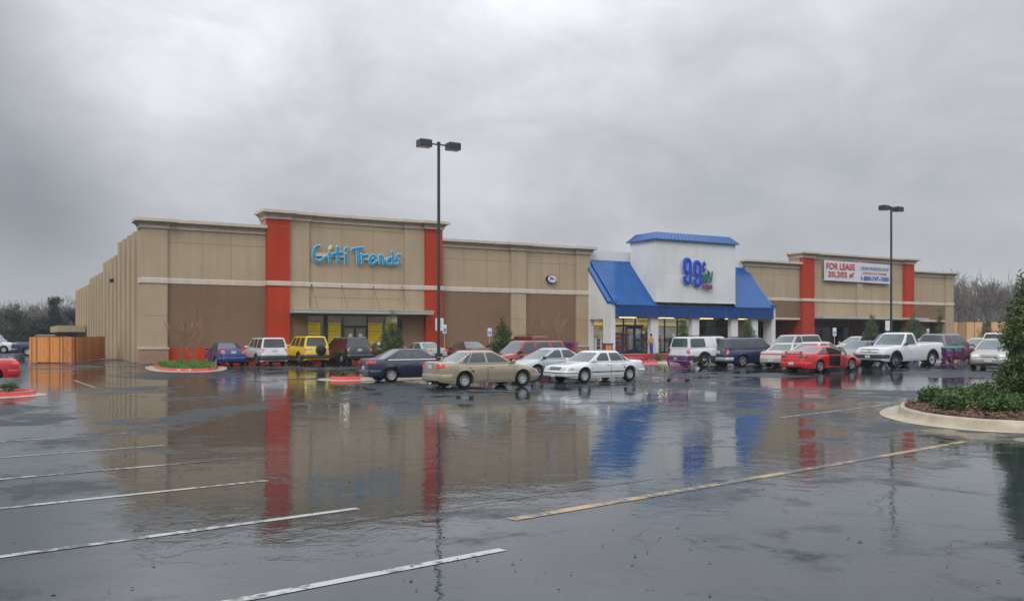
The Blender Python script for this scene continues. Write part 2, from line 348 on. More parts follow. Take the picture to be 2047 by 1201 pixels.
    def build(s, name, mats, parent=None, smooth=None, label=None, loc=None, rz=None):
        o = bpy.data.objects.new(name, s.data(name, mats, smooth)); COL.objects.link(o)
        if parent: o.parent = parent
        if label: o['label'] = label
        if loc is not None: o.location = loc
        if rz is not None: o.rotation_euler = (0, 0, rz)
        return o
def copy_tree(o, parent=None):
    c = o.copy(); COL.objects.link(c)
    if parent: c.parent = parent
    for ch in list(o.children): copy_tree(ch, c)
    return c
def lerp(a, b, t): return a + (b - a) * t
def smst(t): t = min(max(t, 0.0), 1.0); return t * t * (3 - 2 * t)
def interp(x, pts):
    if x <= pts[0][0]: return pts[0][1]
    for (a, b), (c, d) in zip(pts, pts[1:]):
        if x <= c: return b + (d - b) * (x - a) / (c - a) if c > a else d
    return pts[-1][1]
def text_mb(mb, body, x0, x1, z0, z1, y, ext=0.01, bold=0.0):
    # lettering fitted into a rectangle of the local xz plane, facing -y
    cu = bpy.data.curves.new('t', 'FONT'); cu.body = body; cu.size = 1; cu.extrude = 0.01; cu.offset = bold; cu.resolution_u = 3
    ob = bpy.data.objects.new('t', cu); COL.objects.link(ob)
    bpy.context.view_layer.update()
    me = bpy.data.meshes.new_from_object(ob)
    vs = [v.co.copy() for v in me.vertices]; fs = [tuple(p.vertices) for p in me.polygons]
    a0 = min(v.x for v in vs); a1 = max(v.x for v in vs); b0 = min(v.y for v in vs); b1 = max(v.y for v in vs)
    mb.add([(lerp(x0, x1, (v.x - a0) / (a1 - a0)), y - (v.z + 0.01) / 0.02 * ext, lerp(z0, z1, (v.y - b0) / (b1 - b0))) for v in vs], fs)
    bpy.data.objects.remove(ob); bpy.data.curves.remove(cu); bpy.data.meshes.remove(me)

# ---------------------------------------------------------------- ground
GP = [(-1e4, 0), (0, 0), (12, -.13), (20, -.18), (28, -.13), (36, -.05), (42, 0), (50, .1), (56, .17), (61, .23), (75, .33), (90, .45), (110, .5), (1e5, .5)]
def G(x, y): return sum(interp(y + k, GP) for k in (-4, -2, 0, 2, 4)) / 5 + .22 * smst((x - 7) / 20) * smst((y - 5) / 35)
def Gn(x, y):
    return Vector((-(G(x + .5, y) - G(x - .5, y)), -(G(x, y + .5) - G(x, y - .5)), 1)).normalized()

def asphalt():
    m, nt, b = newmat('wet_asphalt'); N = nt.nodes; L = nt.links
    def mth(op, a, bb, clamp=False):
        n = N.new('ShaderNodeMath'); n.operation = op; n.use_clamp = clamp
        for i, v in enumerate((a, bb)):
            if isinstance(v, (int, float)): n.inputs[i].default_value = v
            else: L.new(v, n.inputs[i])
        return n.outputs[0]
    big = tex_noise(nt, 0.085, 5, 0.62, sc=(1, 1.0, 1), dist=0.9)        # where the water stands
    mid = tex_noise(nt, 0.55, 5, 0.65, dist=0.8)
    sml = tex_noise(nt, 4.0, 4, 0.7, dist=0.6)
    fine = tex_noise(nt, 70, 3, 0.7); grit = tex_noise(nt, 14, 4, 0.7)
    seal = tex_noise(nt, 0.22, 4, 0.5, dist=0.5)
    w = mth('ADD', mth('MULTIPLY', big.outputs[0], 0.62), mth('ADD', mth('MULTIPLY', mid.outputs[0], 0.28), mth('MULTIPLY', sml.outputs[0], 0.10)))
    tc0 = N.new('ShaderNodeTexCoord'); sp0 = N.new('ShaderNodeSeparateXYZ'); L.new(tc0.outputs['Object'], sp0.inputs[0])
    far = mth('MULTIPLY', mth('SUBTRACT', sp0.outputs[1], 18.0), 0.06, True)          # the lot drains towards the viewer
    w = mth('SUBTRACT', w, mth('MULTIPLY', far, 0.035))
    wet = ramp(nt, w, [(0.425, 0.0), (0.440, 0.45), (0.47, 1.0)])                        # 1 = standing water
    # drier ridges along the paver lanes
    base = ramp(nt, seal.outputs[0], [(0.35, (0.022, 0.032, 0.038)), (0.65, (0.038, 0.050, 0.057))])
    gm = ramp(nt, fine.outputs[0], [(0.35, 0.6), (0.75, 1.5)])
    a = N.new('ShaderNodeMix'); a.data_type = 'RGBA'; a.blend_type = 'MULTIPLY'; a.inputs[0].default_value = 1
    L.new(base.outputs[0], a.inputs[6]); L.new(gm.outputs[0], a.inputs[7])
    # cracks
    vo = N.new('ShaderNodeTexVoronoi'); vo.feature = 'DISTANCE_TO_EDGE'; vo.inputs['Scale'].default_value = 0.42
    tc = N.new('ShaderNodeTexCoord'); ds = tex_noise(nt, 1.6, 4, 0.6)
    va = N.new('ShaderNodeVectorMath'); va.operation = 'MULTIPLY_ADD'; L.new(ds.outputs[1], va.inputs[0]); va.inputs[1].default_value = (1.3, 1.3, 0); L.new(tc.outputs['Object'], va.inputs[2])
    L.new(va.outputs[0], vo.inputs['Vector'])
    cm = tex_noise(nt, 0.3, 2, 0.5); cmask = ramp(nt, cm.outputs[0], [(0.50, 0.0), (0.58, 1.0)])
    cr = mth('MULTIPLY', mth('LESS_THAN', vo.outputs['Distance'], 0.006), cmask.outputs[0])
    a2 = N.new('ShaderNodeMix'); a2.data_type = 'RGBA'; L.new(mth('MULTIPLY', cr, 0.8), a2.inputs[0]); L.new(a.outputs[2], a2.inputs[6]); a2.inputs[7].default_value = (0.004, 0.004, 0.004, 1)
    L.new(a2.outputs[2], b.inputs['Base Color'])
    b.inputs['Roughness'].default_value = 0.75; b.inputs['Specular IOR Level'].default_value = 0.0
    cw = N.new('ShaderNodeMapRange'); cw.inputs[3].default_value = 0.55; cw.inputs[4].default_value = 1.0; L.new(wet.outputs[0], cw.inputs[0]); L.new(cw.outputs[0], b.inputs['Coat Weight'])
    b.inputs['Coat IOR'].default_value = 1.5
    rgh = N.new('ShaderNodeMapRange'); rgh.inputs[3].default_value = 0.36; rgh.inputs[4].default_value = 0.012
    L.new(wet.outputs[0], rgh.inputs[0])
    L.new(mth('ADD', rgh.outputs[0], mth('MULTIPLY', cr, 0.2)), b.inputs['Coat Roughness'])
    # ripples on the water, stone texture where the film is thin
    rip = tex_noise(nt, 2.2, 4, 0.6, dist=0.4); rip2 = tex_noise(nt, 0.5, 3, 0.55); rip3 = tex_noise(nt, 9, 3, 0.6)
    hgt = mth('ADD', mth('ADD', mth('MULTIPLY', rip.outputs[0], 0.0042), mth('MULTIPLY', rip2.outputs[0], 0.008)), mth('MULTIPLY', rip3.outputs[0], 0.0009))
    dryk = mth('SUBTRACT', 1.0, wet.outputs[0])
    hgt2 = mth('ADD', hgt, mth('MULTIPLY', mth('MULTIPLY', grit.outputs[0], dryk), 0.0022))
    bp = N.new('ShaderNodeBump'); bp.inputs['Strength'].default_value = 1.0; bp.inputs['Distance'].default_value = 1.0
    L.new(hgt2, bp.inputs['Height']); L.new(bp.outputs[0], b.inputs['Coat Normal'])
    bp2 = N.new('ShaderNodeBump'); bp2.inputs['Strength'].default_value = 0.5; bp2.inputs['Distance'].default_value = 0.01
    L.new(fine.outputs[0], bp2.inputs['Height']); L.new(bp2.outputs[0], b.inputs['Normal'])
    return m
M['asphalt'] = asphalt()
def axis_steps(brk):
    o = []
    for a, b, st in brk:
        n = max(1, int(round((b - a) / st))); o += [a + (b - a) * i / n for i in range(n)]
    return o + [brk[-1][1]]
xs = axis_steps([(-900, -120, 60), (-120, -40, 8), (-40, 45, 1.0), (45, 130, 8), (130, 900, 60)])
ys = axis_steps([(-200, -10, 20), (-10, 0, 2), (0, 112, 1.0), (112, 200, 8), (200, 1500, 80)])
mb = MB()
mb.add([(x, y, G(x, y)) for y in ys for x in xs], [(j * len(xs) + i, j * len(xs) + i + 1, (j + 1) * len(xs) + i + 1, (j + 1) * len(xs) + i) for j in range(len(ys) - 1) for i in range(len(xs) - 1)])
gr = mb.build('ground', M['asphalt'], smooth=60); tag(gr, 'wet dark asphalt car park with standing rain water', 'ground', kind='structure')

def worn(name, c, wear):
    m, nt, b = newmat(name)
    n = tex_noise(nt, 9, 6, 0.7); n2 = tex_noise(nt, 1.1, 4, 0.6)
    ad = nt.nodes.new('ShaderNodeMath'); ad.operation = 'MULTIPLY_ADD'; nt.links.new(n.outputs[0], ad.inputs[0]); ad.inputs[1].default_value = 0.8; nt.links.new(n2.outputs[0], ad.inputs[2])
    r = ramp(nt, ad.outputs[0], [(wear, (0.05, 0.052, 0.055)), (wear + 0.1, c)])
    nt.links.new(r.outputs[0], b.inputs['Base Color']); b.inputs['Roughness'].default_value = 0.6
    b.inputs['Coat Weight'].default_value = 0.7; b.inputs['Coat Roughness'].default_value = 0.12; b.inputs['Coat IOR'].default_value = 1.33
    return m
M['lw'] = worn('worn_white_line', (0.44, 0.45, 0.43), 0.82); M['lwf'] = worn('faint_white_line', (0.34, 0.34, 0.33), 0.80)
M['ly'] = worn('worn_yellow_line', (0.44, 0.30, 0.11), 0.83); M['lyf'] = worn('faint_yellow_line', (0.30, 0.20, 0.06), 0.8)
def line(name, p, q, w, mat, label):
    p = Vector((p[0], p[1])); q = Vector((q[0], q[1])); d = (q - p); L = d.length; d.normalize(); n = Vector((-d.y, d.x)) * w / 2
    k = max(2, int(L / 0.5)); vs = []; fs = []
    for i in range(k + 1):
        c = p + d * L * i / k
        for sg in (-1, 1): e = c + n * sg; vs.append((e.x, e.y, G(e.x, e.y) + 0.005))
    for i in range(k): fs.append((2 * i, 2 * i + 1, 2 * i + 3, 2 * i + 2))
    o = MB().add(vs, fs).build(name, mat); tag(o, label, 'road marking', kind='structure'); return o
M['seamline'] = varied('asphalt_seam', (0.016, 0.019, 0.021), 0.5, 0.5, 4, coat=1.0)
U41 = Vector((cos(radians(41.2)), sin(radians(41.2))))
def ext(a, L): return (a[0] - U41.x * L, a[1] - U41.y * L)
line('parking_line', ext((-0.09, 8.57), 6.2), (-0.09, 8.57), 0.125, M['lw'], 'nearest white parking bay line on the wet asphalt')
line('parking_line', ext((-1.83, 10.75), 5.8), (-1.83, 10.75), 0.125, M['lw'], 'white parking bay line, second from the viewer')
line('parking_line', ext((-3.5, 12.99), 5.8), (-3.5, 12.99), 0.125, M['lw'], 'white parking bay line, third from the viewer')
line('parking_line', ext((-5.0, 15.2), 5.4), (-5.0, 15.2), 0.125, M['lw'], 'white parking bay line, fourth from the viewer')
line('parking_line', ext((-6.68, 17.48), 5.0), (-6.68, 17.48), 0.10, M['lwf'], 'faint white parking bay line, fifth from the viewer')
line('parking_line', ext((-8.2, 19.9), 5.0), (-8.2, 19.9), 0.10, M['lwf'], 'faint white parking bay line farthest from the viewer')
line('aisle_line', (-0.01, 10.06), (9.07, 18.16), 0.17, M['ly'], 'long worn yellow line running to the planted island')
line('aisle_line', (-20.0, 41.4), (-16.3, 35.6), 0.15, M['lyf'], 'short faded yellow line near the wooden enclosure')
line('paving_seam', (-2.2, 9.55), (2.05, 13.15), 0.035, M['seamline'], 'dark paving seam in the asphalt left of the yellow line')
for (a, b) in (((-2.0, 34.0), (6.5, 33.2)), ((5.5, 35.5), (20.0, 34.2)), ((7.0, 23.6), (13.6, 29.6))):
    line('lane_line', a, b, 0.12, M['lwf'], ['faint white line across the lane in front of the parked cars', 'faint white line in front of the pickup truck', 'faint white line beside the right planted island'][int(a[0] > 0) + int(a[0] > 5.7)])
# ---------------------------------------------------------------- shopping strip: local frame x along the front, -y towards the car park
FA = radians(30.136); FC = (-24.683, 60.5, 0.0)
def W(t, s, z=0.0):
    return (FC[0] + cos(FA) * t - sin(FA) * s, FC[1] + sin(FA) * t + cos(FA) * s, z)
def offs(path, d):
    # offset an open plan polyline to the side of -y (outwards) with mitres
    n = len(path); out = []
    for i in range(n):
        a = Vector(path[max(i - 1, 0)]); b = Vector(path[i]); c = Vector(path[min(i + 1, n - 1)])
        e1 = (b - a).normalized() if i > 0 else (c - b).normalized(); e2 = (c - b).normalized() if i < n - 1 else e1
        n1 = Vector((e1.y, -e1.x)); n2 = Vector((e2.y, -e2.x))
        m = (n1 + n2); m = m / max(m.length_squared, 1e-6) * 2
        out.append((b.x + m.x * d, b.y + m.y * d))
    return out
def sweep(mb, path, prof):
    rings = [[(x, y, z) for x, y in offs(path, o)] for o, z in prof]
    n = len(path); k = len(prof); vs = [p for r in rings for p in r]
    fs = [(j * n + i, j * n + i + 1, (j + 1) * n + i + 1, (j + 1) * n + i) for j in range(k - 1) for i in range(n - 1)]
    fs.append(tuple(j * n for j in range(k))); fs.append(tuple(j * n + n - 1 for j in reversed(range(k))))
    mb.add(vs, fs)
def cornice(path, z0, parent, h=0.62):
    # three mouldings: lip, cove, top slab
    c = MB()
    c.m(0); sweep(c, path, [(0.0, z0), (0.10, z0), (0.12, z0 + .15), (0.0, z0 + .15)])
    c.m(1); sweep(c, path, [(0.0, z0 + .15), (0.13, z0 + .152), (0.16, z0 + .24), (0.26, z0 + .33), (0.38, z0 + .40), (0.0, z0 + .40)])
    c.m(0); sweep(c, path, [(0.0, z0 + .40), (0.44, z0 + .402), (0.46, z0 + .42), (0.46, z0 + h), (-0.25, z0 + h)])
    return c.build('cornice', [M['cream'], M['cove']], parent)
def band(path, z0, z1, parent, out=0.07):
    c = MB(); sweep(c, path, [(0.0, z0), (out, z0), (out, z1 - .04), (out * .5, z1), (0.0, z1)]); return c.build('band', M['cream'], parent)
def joints(mb, t0, t1, zs, ts, z0, z1, s):
    for z in zs: mb.box(t0, t1, s - .004, s + .05, z - .014, z + .014)
    for t in ts: mb.box(t - .014, t + .014, s - .003, s + .05, z0, z1)
FL = 0.57   # shop floor level

# ======== left store
B1 = thing('clothing_store_building', 'long tan and brown stucco store building with two tall red pilasters', 'building', FC, FA)
w = MB()
# front wall with the shop-window opening 11.3..18.85, floor..3.66
w.box(0.3, 11.3, 0.0, 0.4, 0, 9.5); w.box(18.85, 36.2, 0.0, 0.4, 0, 9.5); w.box(11.3, 18.85, 0.0, 0.4, 3.66, 9.5)
w.box(8.26, 22.0, 0.004, 1.4, 9.3, 10.6)            # raised parapet
w.box(0.3, 36.2, 0.4, 1.2, 9.0, 9.44)
w.build('front_wall', M['tan'], B1)
w = MB()
# long side wall: steps down towards the back, ribbed with shallow pilasters
for (s0, s1, z) in ((0.4, 13.4, 9.30), (13.4, 23.7, 8.46), (23.7, 35.6, 7.76), (35.6, 51.8, 7.28)):
    w.box(0.25, 0.65, s0, s1, -.1, z); w.box(0.65, 36.0, s1 - .4, s1, 0, z - .05)
    n = int(round((s1 - s0) / 2.6))
    for i in range(n):
        a = s0 + (s1 - s0) * (i + 0.12) / n
        w.box(-.02, 0.25, a, a + (s1 - s0) / n * 0.5, -.1, z + 0.05)
w.box(35.8, 36.2, 0.4, 51.8, 0, 7.2)
w.build('side_wall', M['tan'], B1)
MB().box(0.65, 35.8, 1.2, 51.4, 6.9, 7.0).build('roof', M['roofgrey'], B1)
# stucco pilasters
for (a, b, z, s) in ((0.0, 1.6, 9.35, -.22), (9.88, 11.38, 10.4, -.18), (18.93, 20.56, 10.4, -.18), (28.37, 29.77, 9.2, -.22), (34.83, 36.24, 9.2, -.22)):
    MB().box(a, b, s, 0.0, 3.7 if 9 < a < 20 else 0, z).build('pilaster', M['tan'], B1)
MB().box(-.03, 0.0, -.22, 1.2, 0, 9.35).box(0.0, 0.25, 0.0, 1.2, 0, 9.35).build('pilaster', M['tan'], B1)
for (a, b) in ((8.26, 9.88), (20.56, 22.0)):
    MB().box(a, b, -.42, 0.0, 0, 10.4).build('pilaster', M['red'], B1, label='tall red pilaster')
# brown lower field, red base
def panel(parent, a, b, z0, z1, mat, s=-.03, nm='wall_panel'): return MB().box(a, b, s, 0.0, z0, z1).build(nm, M[mat], parent)
panel(B1, 1.6, 8.26, 1.26, 5.60, 'brown'); panel(B1, 22.0, 28.37, 1.26, 5.62, 'brown'); panel(B1, 29.77, 34.83, 1.26, 5.62, 'brown')
for a, b in ((9.88, 11.3), (18.85, 20.56)): panel(B1, a, b, 0.1, 3.70, 'brown', -.10)
for a, b in ((1.6, 8.26), (22.0, 28.37), (29.77, 34.83)): panel(B1, a, b, 0.0, 1.26, 'redbase', -.05, 'base_course')
for a, b in ((0, 1.6), (28.37, 29.77), (34.83, 36.24)):
    k = MB(); k.m(0).box(a - .06, b + .06, -.30, (1.3 if a == 0 else 0), -.1, 1.18); k.m(1).box(a - .1, b + .1, -.34, (1.34 if a == 0 else 0), 1.18, 1.30); k.build('brick_base', [M['brick'], M['cream']], B1)
# joints
j = MB()
joints(j, 1.6, 8.26, [8.38], [3.93, 5.85], 5.95, 9.2, 0.0); joints(j, 1.6, 8.26, [3.42], [3.93, 5.85], 1.27, 5.6, -.03)
joints(j, 11.39, 18.93, [10.0, 4.9], [13.9, 16.4], 3.9, 10.3, 0.0)
joints(j, 22.0, 28.37, [8.2], [24.1, 26.2], 5.95, 9.2, 0.0); joints(j, 22.0, 28.37, [3.5], [24.1, 26.2], 1.27, 5.6, -.03)
joints(j, 29.77, 34.83, [8.2], [31.4, 33.2], 5.95, 9.2, 0.0); joints(j, 29.77, 34.83, [3.5], [31.4, 33.2], 1.27, 5.6, -.03)
joints(j, 0, 1.6, [3.42], [], 0, 0, -.22); joints(j, 28.37, 29.77, [3.5], [], 0, 0, -.22); joints(j, 34.83, 36.24, [3.5], [], 0, 0, -.22)
joints(j, 8.26, 9.88, [3.42, 9.9], [], 0, 0, -.42); joints(j, 20.56, 22.0, [3.42, 9.9], [], 0, 0, -.42)
j.build('wall_joints', M['joint'], B1)
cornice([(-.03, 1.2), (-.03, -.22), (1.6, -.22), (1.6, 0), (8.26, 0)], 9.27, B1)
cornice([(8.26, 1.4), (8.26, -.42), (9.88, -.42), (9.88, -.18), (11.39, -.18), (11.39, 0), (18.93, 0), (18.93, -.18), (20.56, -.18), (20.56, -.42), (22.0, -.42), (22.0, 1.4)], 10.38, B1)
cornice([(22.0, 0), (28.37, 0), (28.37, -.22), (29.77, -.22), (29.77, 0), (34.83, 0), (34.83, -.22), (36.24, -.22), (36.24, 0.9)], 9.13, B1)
band([(-.03, 1.2), (-.03, -.22), (1.6, -.22), (1.6, 0), (8.26, 0)], 5.60, 5.95, B1)
band([(8.26, 0), (8.26, -.42), (9.88, -.42), (9.88, -.18), (11.39, -.18), (11.39, 0), (18.93, 0), (18.93, -.18), (20.56, -.18), (20.56, -.42), (22.0, -.42), (22.0, 0)], 5.66, 5.98, B1)
band([(22.0, 0), (28.37, 0), (28.37, -.22), (29.77, -.22), (29.77, 0), (34.83, 0), (34.83, -.22), (36.24, -.22), (36.24, 0)], 5.64, 5.98, B1)
# flat metal canopy on tie rods
c = MB(); c.box(9.87, 20.75, -1.50, -.12, 3.72, 3.99); c.box(9.84, 20.78, -1.53, -.10, 3.93, 4.02)
cn = c.build('canopy', M['silver'], B1)
for t in (11.6, 13.9, 16.4, 18.7):
    c = MB(); c.tube([(t, -1.4, 4.0), (t, -0.02, 5.8)], .012, 5); c.ball((t, -.07, 5.80), .05); c.build('tie_rod', M['frame'], cn)
# storefront
st = MB()
for t in (11.3, 12.62, 14.02, 15.99, 17.36, 18.5): st.box(t, t + (.30 if t == 12.62 else .10), .28, .40, FL, 3.66)
st.box(11.3, 18.85, .29, .39, 3.56, 3.66); st.box(11.3, 18.85, .29, .39, FL, FL + .12); st.box(11.3, 18.85, .30, .38, 2.98, 3.04) if False else None
st.box(18.5, 18.85, .25, .40, FL, 3.66)
sf = st.build('storefront_frame', M['frame'], B1)
for a, b in ((11.4, 12.62), (12.92, 14.02), (14.12, 15.99), (16.09, 17.36), (17.46, 18.5)):
    MB().box(a, b, .33, .345, FL + .12 if b != 15.99 else 2.86, 3.56).build('window_pane', M['glass'], sf)
st = MB(); st.box(14.12, 15.99, .28, .38, 2.76, 2.86); st.build('door_header', M['frame'], sf)
for a, b in ((14.12, 15.05), (15.06, 15.99)):
    d = MB(); d.box(a, a + .09, .29, .36, FL, 2.76); d.box(b - .09, b, .29, .36, FL, 2.76); d.box(a, b, .30, .35, FL, FL + .28); d.box(a, b, .30, .35, 2.66, 2.76)
    dd = d.build('shop_door', M['frame'], B1); MB().box(a + .09, b - .09, .315, .33, FL + .28, 2.66).build('door_glass', M['glass'], dd)
    MB().tube([(b - .16 if a < 15 else a + .16, .26, 1.4), (b - .16 if a < 15 else a + .16, .26, 1.9)], .015, 6).build('door_handle', M['silver'], dd)
# room behind the glass
r = MB(); r.box(11.3, 18.85, 7.0, 7.1, FL, 3.9); r.box(11.2, 11.3, .4, 7.0, FL, 3.9); r.box(18.85, 18.95, .4, 7.0, FL, 3.9); r.box(11.2, 18.95, .4, 7.1, 3.85, 3.95); r.box(11.2, 18.95, .0, 7.1, FL - .1, FL)
r.build('shop_room', M['inner'], B1)
for t, s in ((11.6, .9), (11.8, 1.9), (13.2, .9), (13.3, 1.9), (15.0, 1.8), (15.4, 4.0), (16.3, .9), (16.5, 1.9), (17.7, .9), (17.9, 1.9)):  # row nearest the glass is added to light the posters from behind
    MB().box(t - .12, t + .55, s, s + .30, 3.72, 3.76).build('ceiling_light', M['ceil'], B1)
rr = random.Random(3)
for k in range(9):     # clothes rails in the room, dim behind the glass
    t = 11.9 + rr.random() * 6.3; s = 2.0 + rr.random() * 4
    mb = MB(); mb.tube([(t - .6, s, FL + 1.35), (t + .6, s, FL + 1.35)], .02, 5); mb.tube([(t, s, FL), (t, s, FL + 1.35)], .02, 5)
    for q in range(10): mb.m(1 + q % 3).box(t - .55 + q * .11, t - .49 + q * .11, s - .22, s + .22, FL + .45 + rr.random() * .2, FL + 1.3)
    o = mb.build('clothes_rail', [M['post'], M['bred'], M['bgrey'], M['shirt']], None)
    o.location = FC; o.rotation_euler = (0, 0, FA); tag(o, 'clothes rail standing inside the dim shop behind the yellow posters', 'clothes rail', 'clothes rails inside the shop')
# sale posters, set just in front of the glass to come out brighter
for n_, (a, b, z0, z1, lab) in enumerate(((11.42, 12.38, 1.0, 3.05, 'yellow sale poster in the leftmost shop window'), (13.0, 13.92, 1.0, 3.05, 'yellow sale poster just left of the shop doors'),
                        (16.12, 17.22, 1.0, 3.08, 'yellow sale poster just right of the shop doors'), (17.5, 18.44, 1.0, 3.08, 'yellow sale poster in the rightmost shop window, behind the little tree'))):
    p = MB(); p.m(0).box(a, b, .319, .326, z0, z1)
    p.m(1); z = z1 - .10; q = random.Random(n_)
    while z > z0 + .1:
        x = a + .06
        big = (int((z1 - z) / .2) % 3 == 0)
        while x < b - .12:
            l = .05 + q.random() * .06; p.box(x, min(x + l, b - .05), .316, .319, z - (.07 if big else .03), z); x += l + .05
        z -= .30 if big else .20
    o = p.build('window_poster', [M['yellow'], M['redink']]); o.location = FC; o.rotation_euler = (0, 0, FA); tag(o, lab, 'poster')
for a, lab in ((14.55, 'white paper notice on the left shop door'), (15.35, 'white paper notice on the right shop door')):
    o = MB().box(a, a + .28, .300, .312, 1.95, 2.25).build('paper_notice', M['signw']); o.location = FC; o.rotation_euler = (0, 0, FA); tag(o, lab, 'notice')
# low projecting loading roof at the back corner
k = MB(); k.box(-2.6, -.1, 38, 51, 2.55, 3.2); k.box(-2.4, -.1, 50.2, 50.5, -.1, 2.55)
k.build('loading_canopy', M['tan'], B1)
k = MB(); k.box(-.42, -.12, 14.0, 14.2, 6.35, 6.65); k.build('wall_light', M['frame'], B1)

# ======== middle store
B2 = thing('discount_store_building', 'white store building with a bright blue metal arcade roof and a white sign tower', 'building', FC, FA)
EV = 4.68; SL = (8.28 - EV) / 3.45
w = MB(); w.box(36.25, 54.66, .3, .7, 3.8, 9.5); w.box(36.25, 54.66, .3, .7, 9.5, 9.56)
w.box(36.25, 54.66, .7, 1.1, 8.8, 9.5); w.build('front_wall', M['white'], B2)
w = MB(); w.box(36.3, 54.6, 1.1, 40, 7.9, 8.0); w.box(36.25, 36.6, 10.0, 40, 0, 8); w.box(54.3, 54.66, 10.0, 40, 0, 8); w.box(36.6, 54.3, 39.6, 40, 0, 8); w.build('roof', M['roofgrey'], B2)
def endwall(t0, t1):
    # raking side wall with an opening
    e = MB()
    pts = [(0.3, 0.0), (-.35, 0.0), (-.35, 3.52), (-2.35, 3.52), (-2.35, 0.0), (-3.45, 0.0), (-3.45, EV + .12), (-3.05, EV + .12), (0.3, 8.3)]
    def pl(t): return [(t, y, z) for y, z in pts]
    n = len(pts); e.add(pl(t0) + pl(t1), [(i, (i + 1) % n, n + (i + 1) % n, n + i) for i in range(n)])
    for t in (0, n): e.f += []; 
    # side faces split so they stay convex
    for q in ((0, 1, 2, 8), (2, 3, 7, 8), (3, 4, 5, 6, 7)):
        e.f.append(tuple(q)); e.mi.append(0); e.f.append(tuple(i + n for i in q)); e.mi.append(0)
    return e.build('end_wall', M['white'], B2)
endwall(36.05, 36.52); endwall(54.66, 55.12)
# ribbed metal roof
def ribroof(t0, t1, ya, yb, zfun):
    r = MB(); n = int((t1 - t0) / .30)
    r.add([(t0, ya, zfun(ya)), (t1, ya, zfun(ya)), (t1, yb, zfun(yb)), (t0, yb, zfun(yb)), (t0, ya, zfun(ya) - .1), (t1, ya, zfun(ya) - .1), (t1, yb, zfun(yb) - .1), (t0, yb, zfun(yb) - .1)],
          [(0, 1, 2, 3), (4, 7, 6, 5), (0, 4, 5, 1), (3, 2, 6, 7), (0, 3, 7, 4), (1, 5, 6, 2)])
    for i in range(n + 1):
        t = t0 + (t1 - t0) * i / n; a, b = t - .025, t + .025
        r.add([(a, ya, zfun(ya) + .002), (b, ya, zfun(ya) + .002), (b, yb, zfun(yb) + .002), (a, yb, zfun(yb) + .002), (a, ya, zfun(ya) + .06), (b, ya, zfun(ya) + .06), (b, yb, zfun(yb) + .06), (a, yb, zfun(yb) + .06)],
              [(4, 5, 6, 7), (0, 1, 5, 4), (1, 2, 6, 5), (2, 3, 7, 6), (3, 0, 4, 7)])
    return r
zf = lambda y: EV + (y + 3.60) * SL
ribroof(36.52, 40.90, -3.60, .28, zf).build('arcade_roof', M['roofblue'], B2)
ribroof(50.0, 54.66, -3.60, .28, zf).build('arcade_roof', M['roofblue'], B2)
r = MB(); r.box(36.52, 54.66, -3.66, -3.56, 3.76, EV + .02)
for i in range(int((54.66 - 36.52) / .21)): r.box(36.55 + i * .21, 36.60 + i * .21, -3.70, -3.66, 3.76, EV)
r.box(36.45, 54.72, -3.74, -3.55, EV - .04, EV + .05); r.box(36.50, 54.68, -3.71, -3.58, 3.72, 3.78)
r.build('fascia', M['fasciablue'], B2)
for t0, t1 in ((36.0, 36.57), (54.61, 55.17)):
    r = MB(); a = [(-3.62, EV + .13), (-3.0, EV + .13), (.3, 8.34)]; b = [(-3.62, EV + .33), (-3.12, EV + .33), (.3, 8.62)]
    vs = [(t, y, z) for t in (t0, t1) for y, z in a + b]
    r.add(vs, [(0, 1, 4, 3), (1, 2, 5, 4), (6, 9, 10, 7), (7, 10, 11, 8), (3, 4, 10, 9), (4, 5, 11, 10), (0, 3, 9, 6), (2, 8, 11, 5), (0, 6, 7, 1), (1, 7, 8, 2)])
    r.build('rake_trim', M['roofblue'], B2)
# sign tower
w = MB(); w.box(40.83, 50.05, -3.45, .15, 5.05, 10.42); w.box(40.80, 50.08, -3.48, -3.40, 5.02, 5.10)
tw = w.build('sign_tower', M['white'], B2)
j = MB(); j.box(40.83, 50.05, -3.455, -3.40, 7.55, 7.57); j.box(45.4, 45.42, -3.455, -3.40, 5.1, 10.4); j.build('tower_joints', varied('tower_joint', (0.45, 0.46, 0.45), 0.9), tw)
# blue ribbed cap on the tower: sloping faces all round
x0, x1, y0, y1 = 40.83, 50.05, -3.45, .15
def ringr(o, z): return [(x0 - o, y0 - o, z), (x1 + o, y0 - o, z), (x1 + o, y1 + o, z), (x0 - o, y1 + o, z)]
c = MB(); c.add(ringr(.26, 10.38) + ringr(.26, 10.46) + ringr(-.34, 11.10) + ringr(0, 10.38), [(0, 1, 5, 4), (1, 2, 6, 5), (2, 3, 7, 6), (3, 0, 4, 7), (4, 5, 9, 8), (5, 6, 10, 9), (6, 7, 11, 10), (7, 4, 8, 11), (8, 9, 10, 11), (0, 3, 15, 12), (0, 12, 13, 1), (1, 13, 14, 2), (2, 14, 15, 3)])
def rib(p, q):
    p = Vector(p); q = Vector(q); c.tube([p + Vector((0, 0, .01)), q + Vector((0, 0, .01))], .035, 4)
for i in range(24):
    f = (i + .5) / 24; rib((lerp(x0 - .26, x1 + .26, f), y0 - .26, 10.47), (lerp(x0 + .34, x1 - .34, f), y0 + .34, 11.10))
for i in range(12):
    f = (i + .5) / 12; rib((x0 - .26, lerp(y0 - .26, y1 + .26, f), 10.47), (x0 + .34, lerp(y0 + .34, y1 - .34, f), 11.10))
c.build('tower_cap', M['roofblue'], B2)
for t in (40.34, 44.95, 49.60, 52.10):
    MB().box(t, t + .80, -3.42, -2.95, FL + .05, 3.8).build('pillar', M['white'], B2)
MB().box(36.5, 54.7, -3.4, .3, 3.82, 3.95).build('soffit', M['white'], B2)
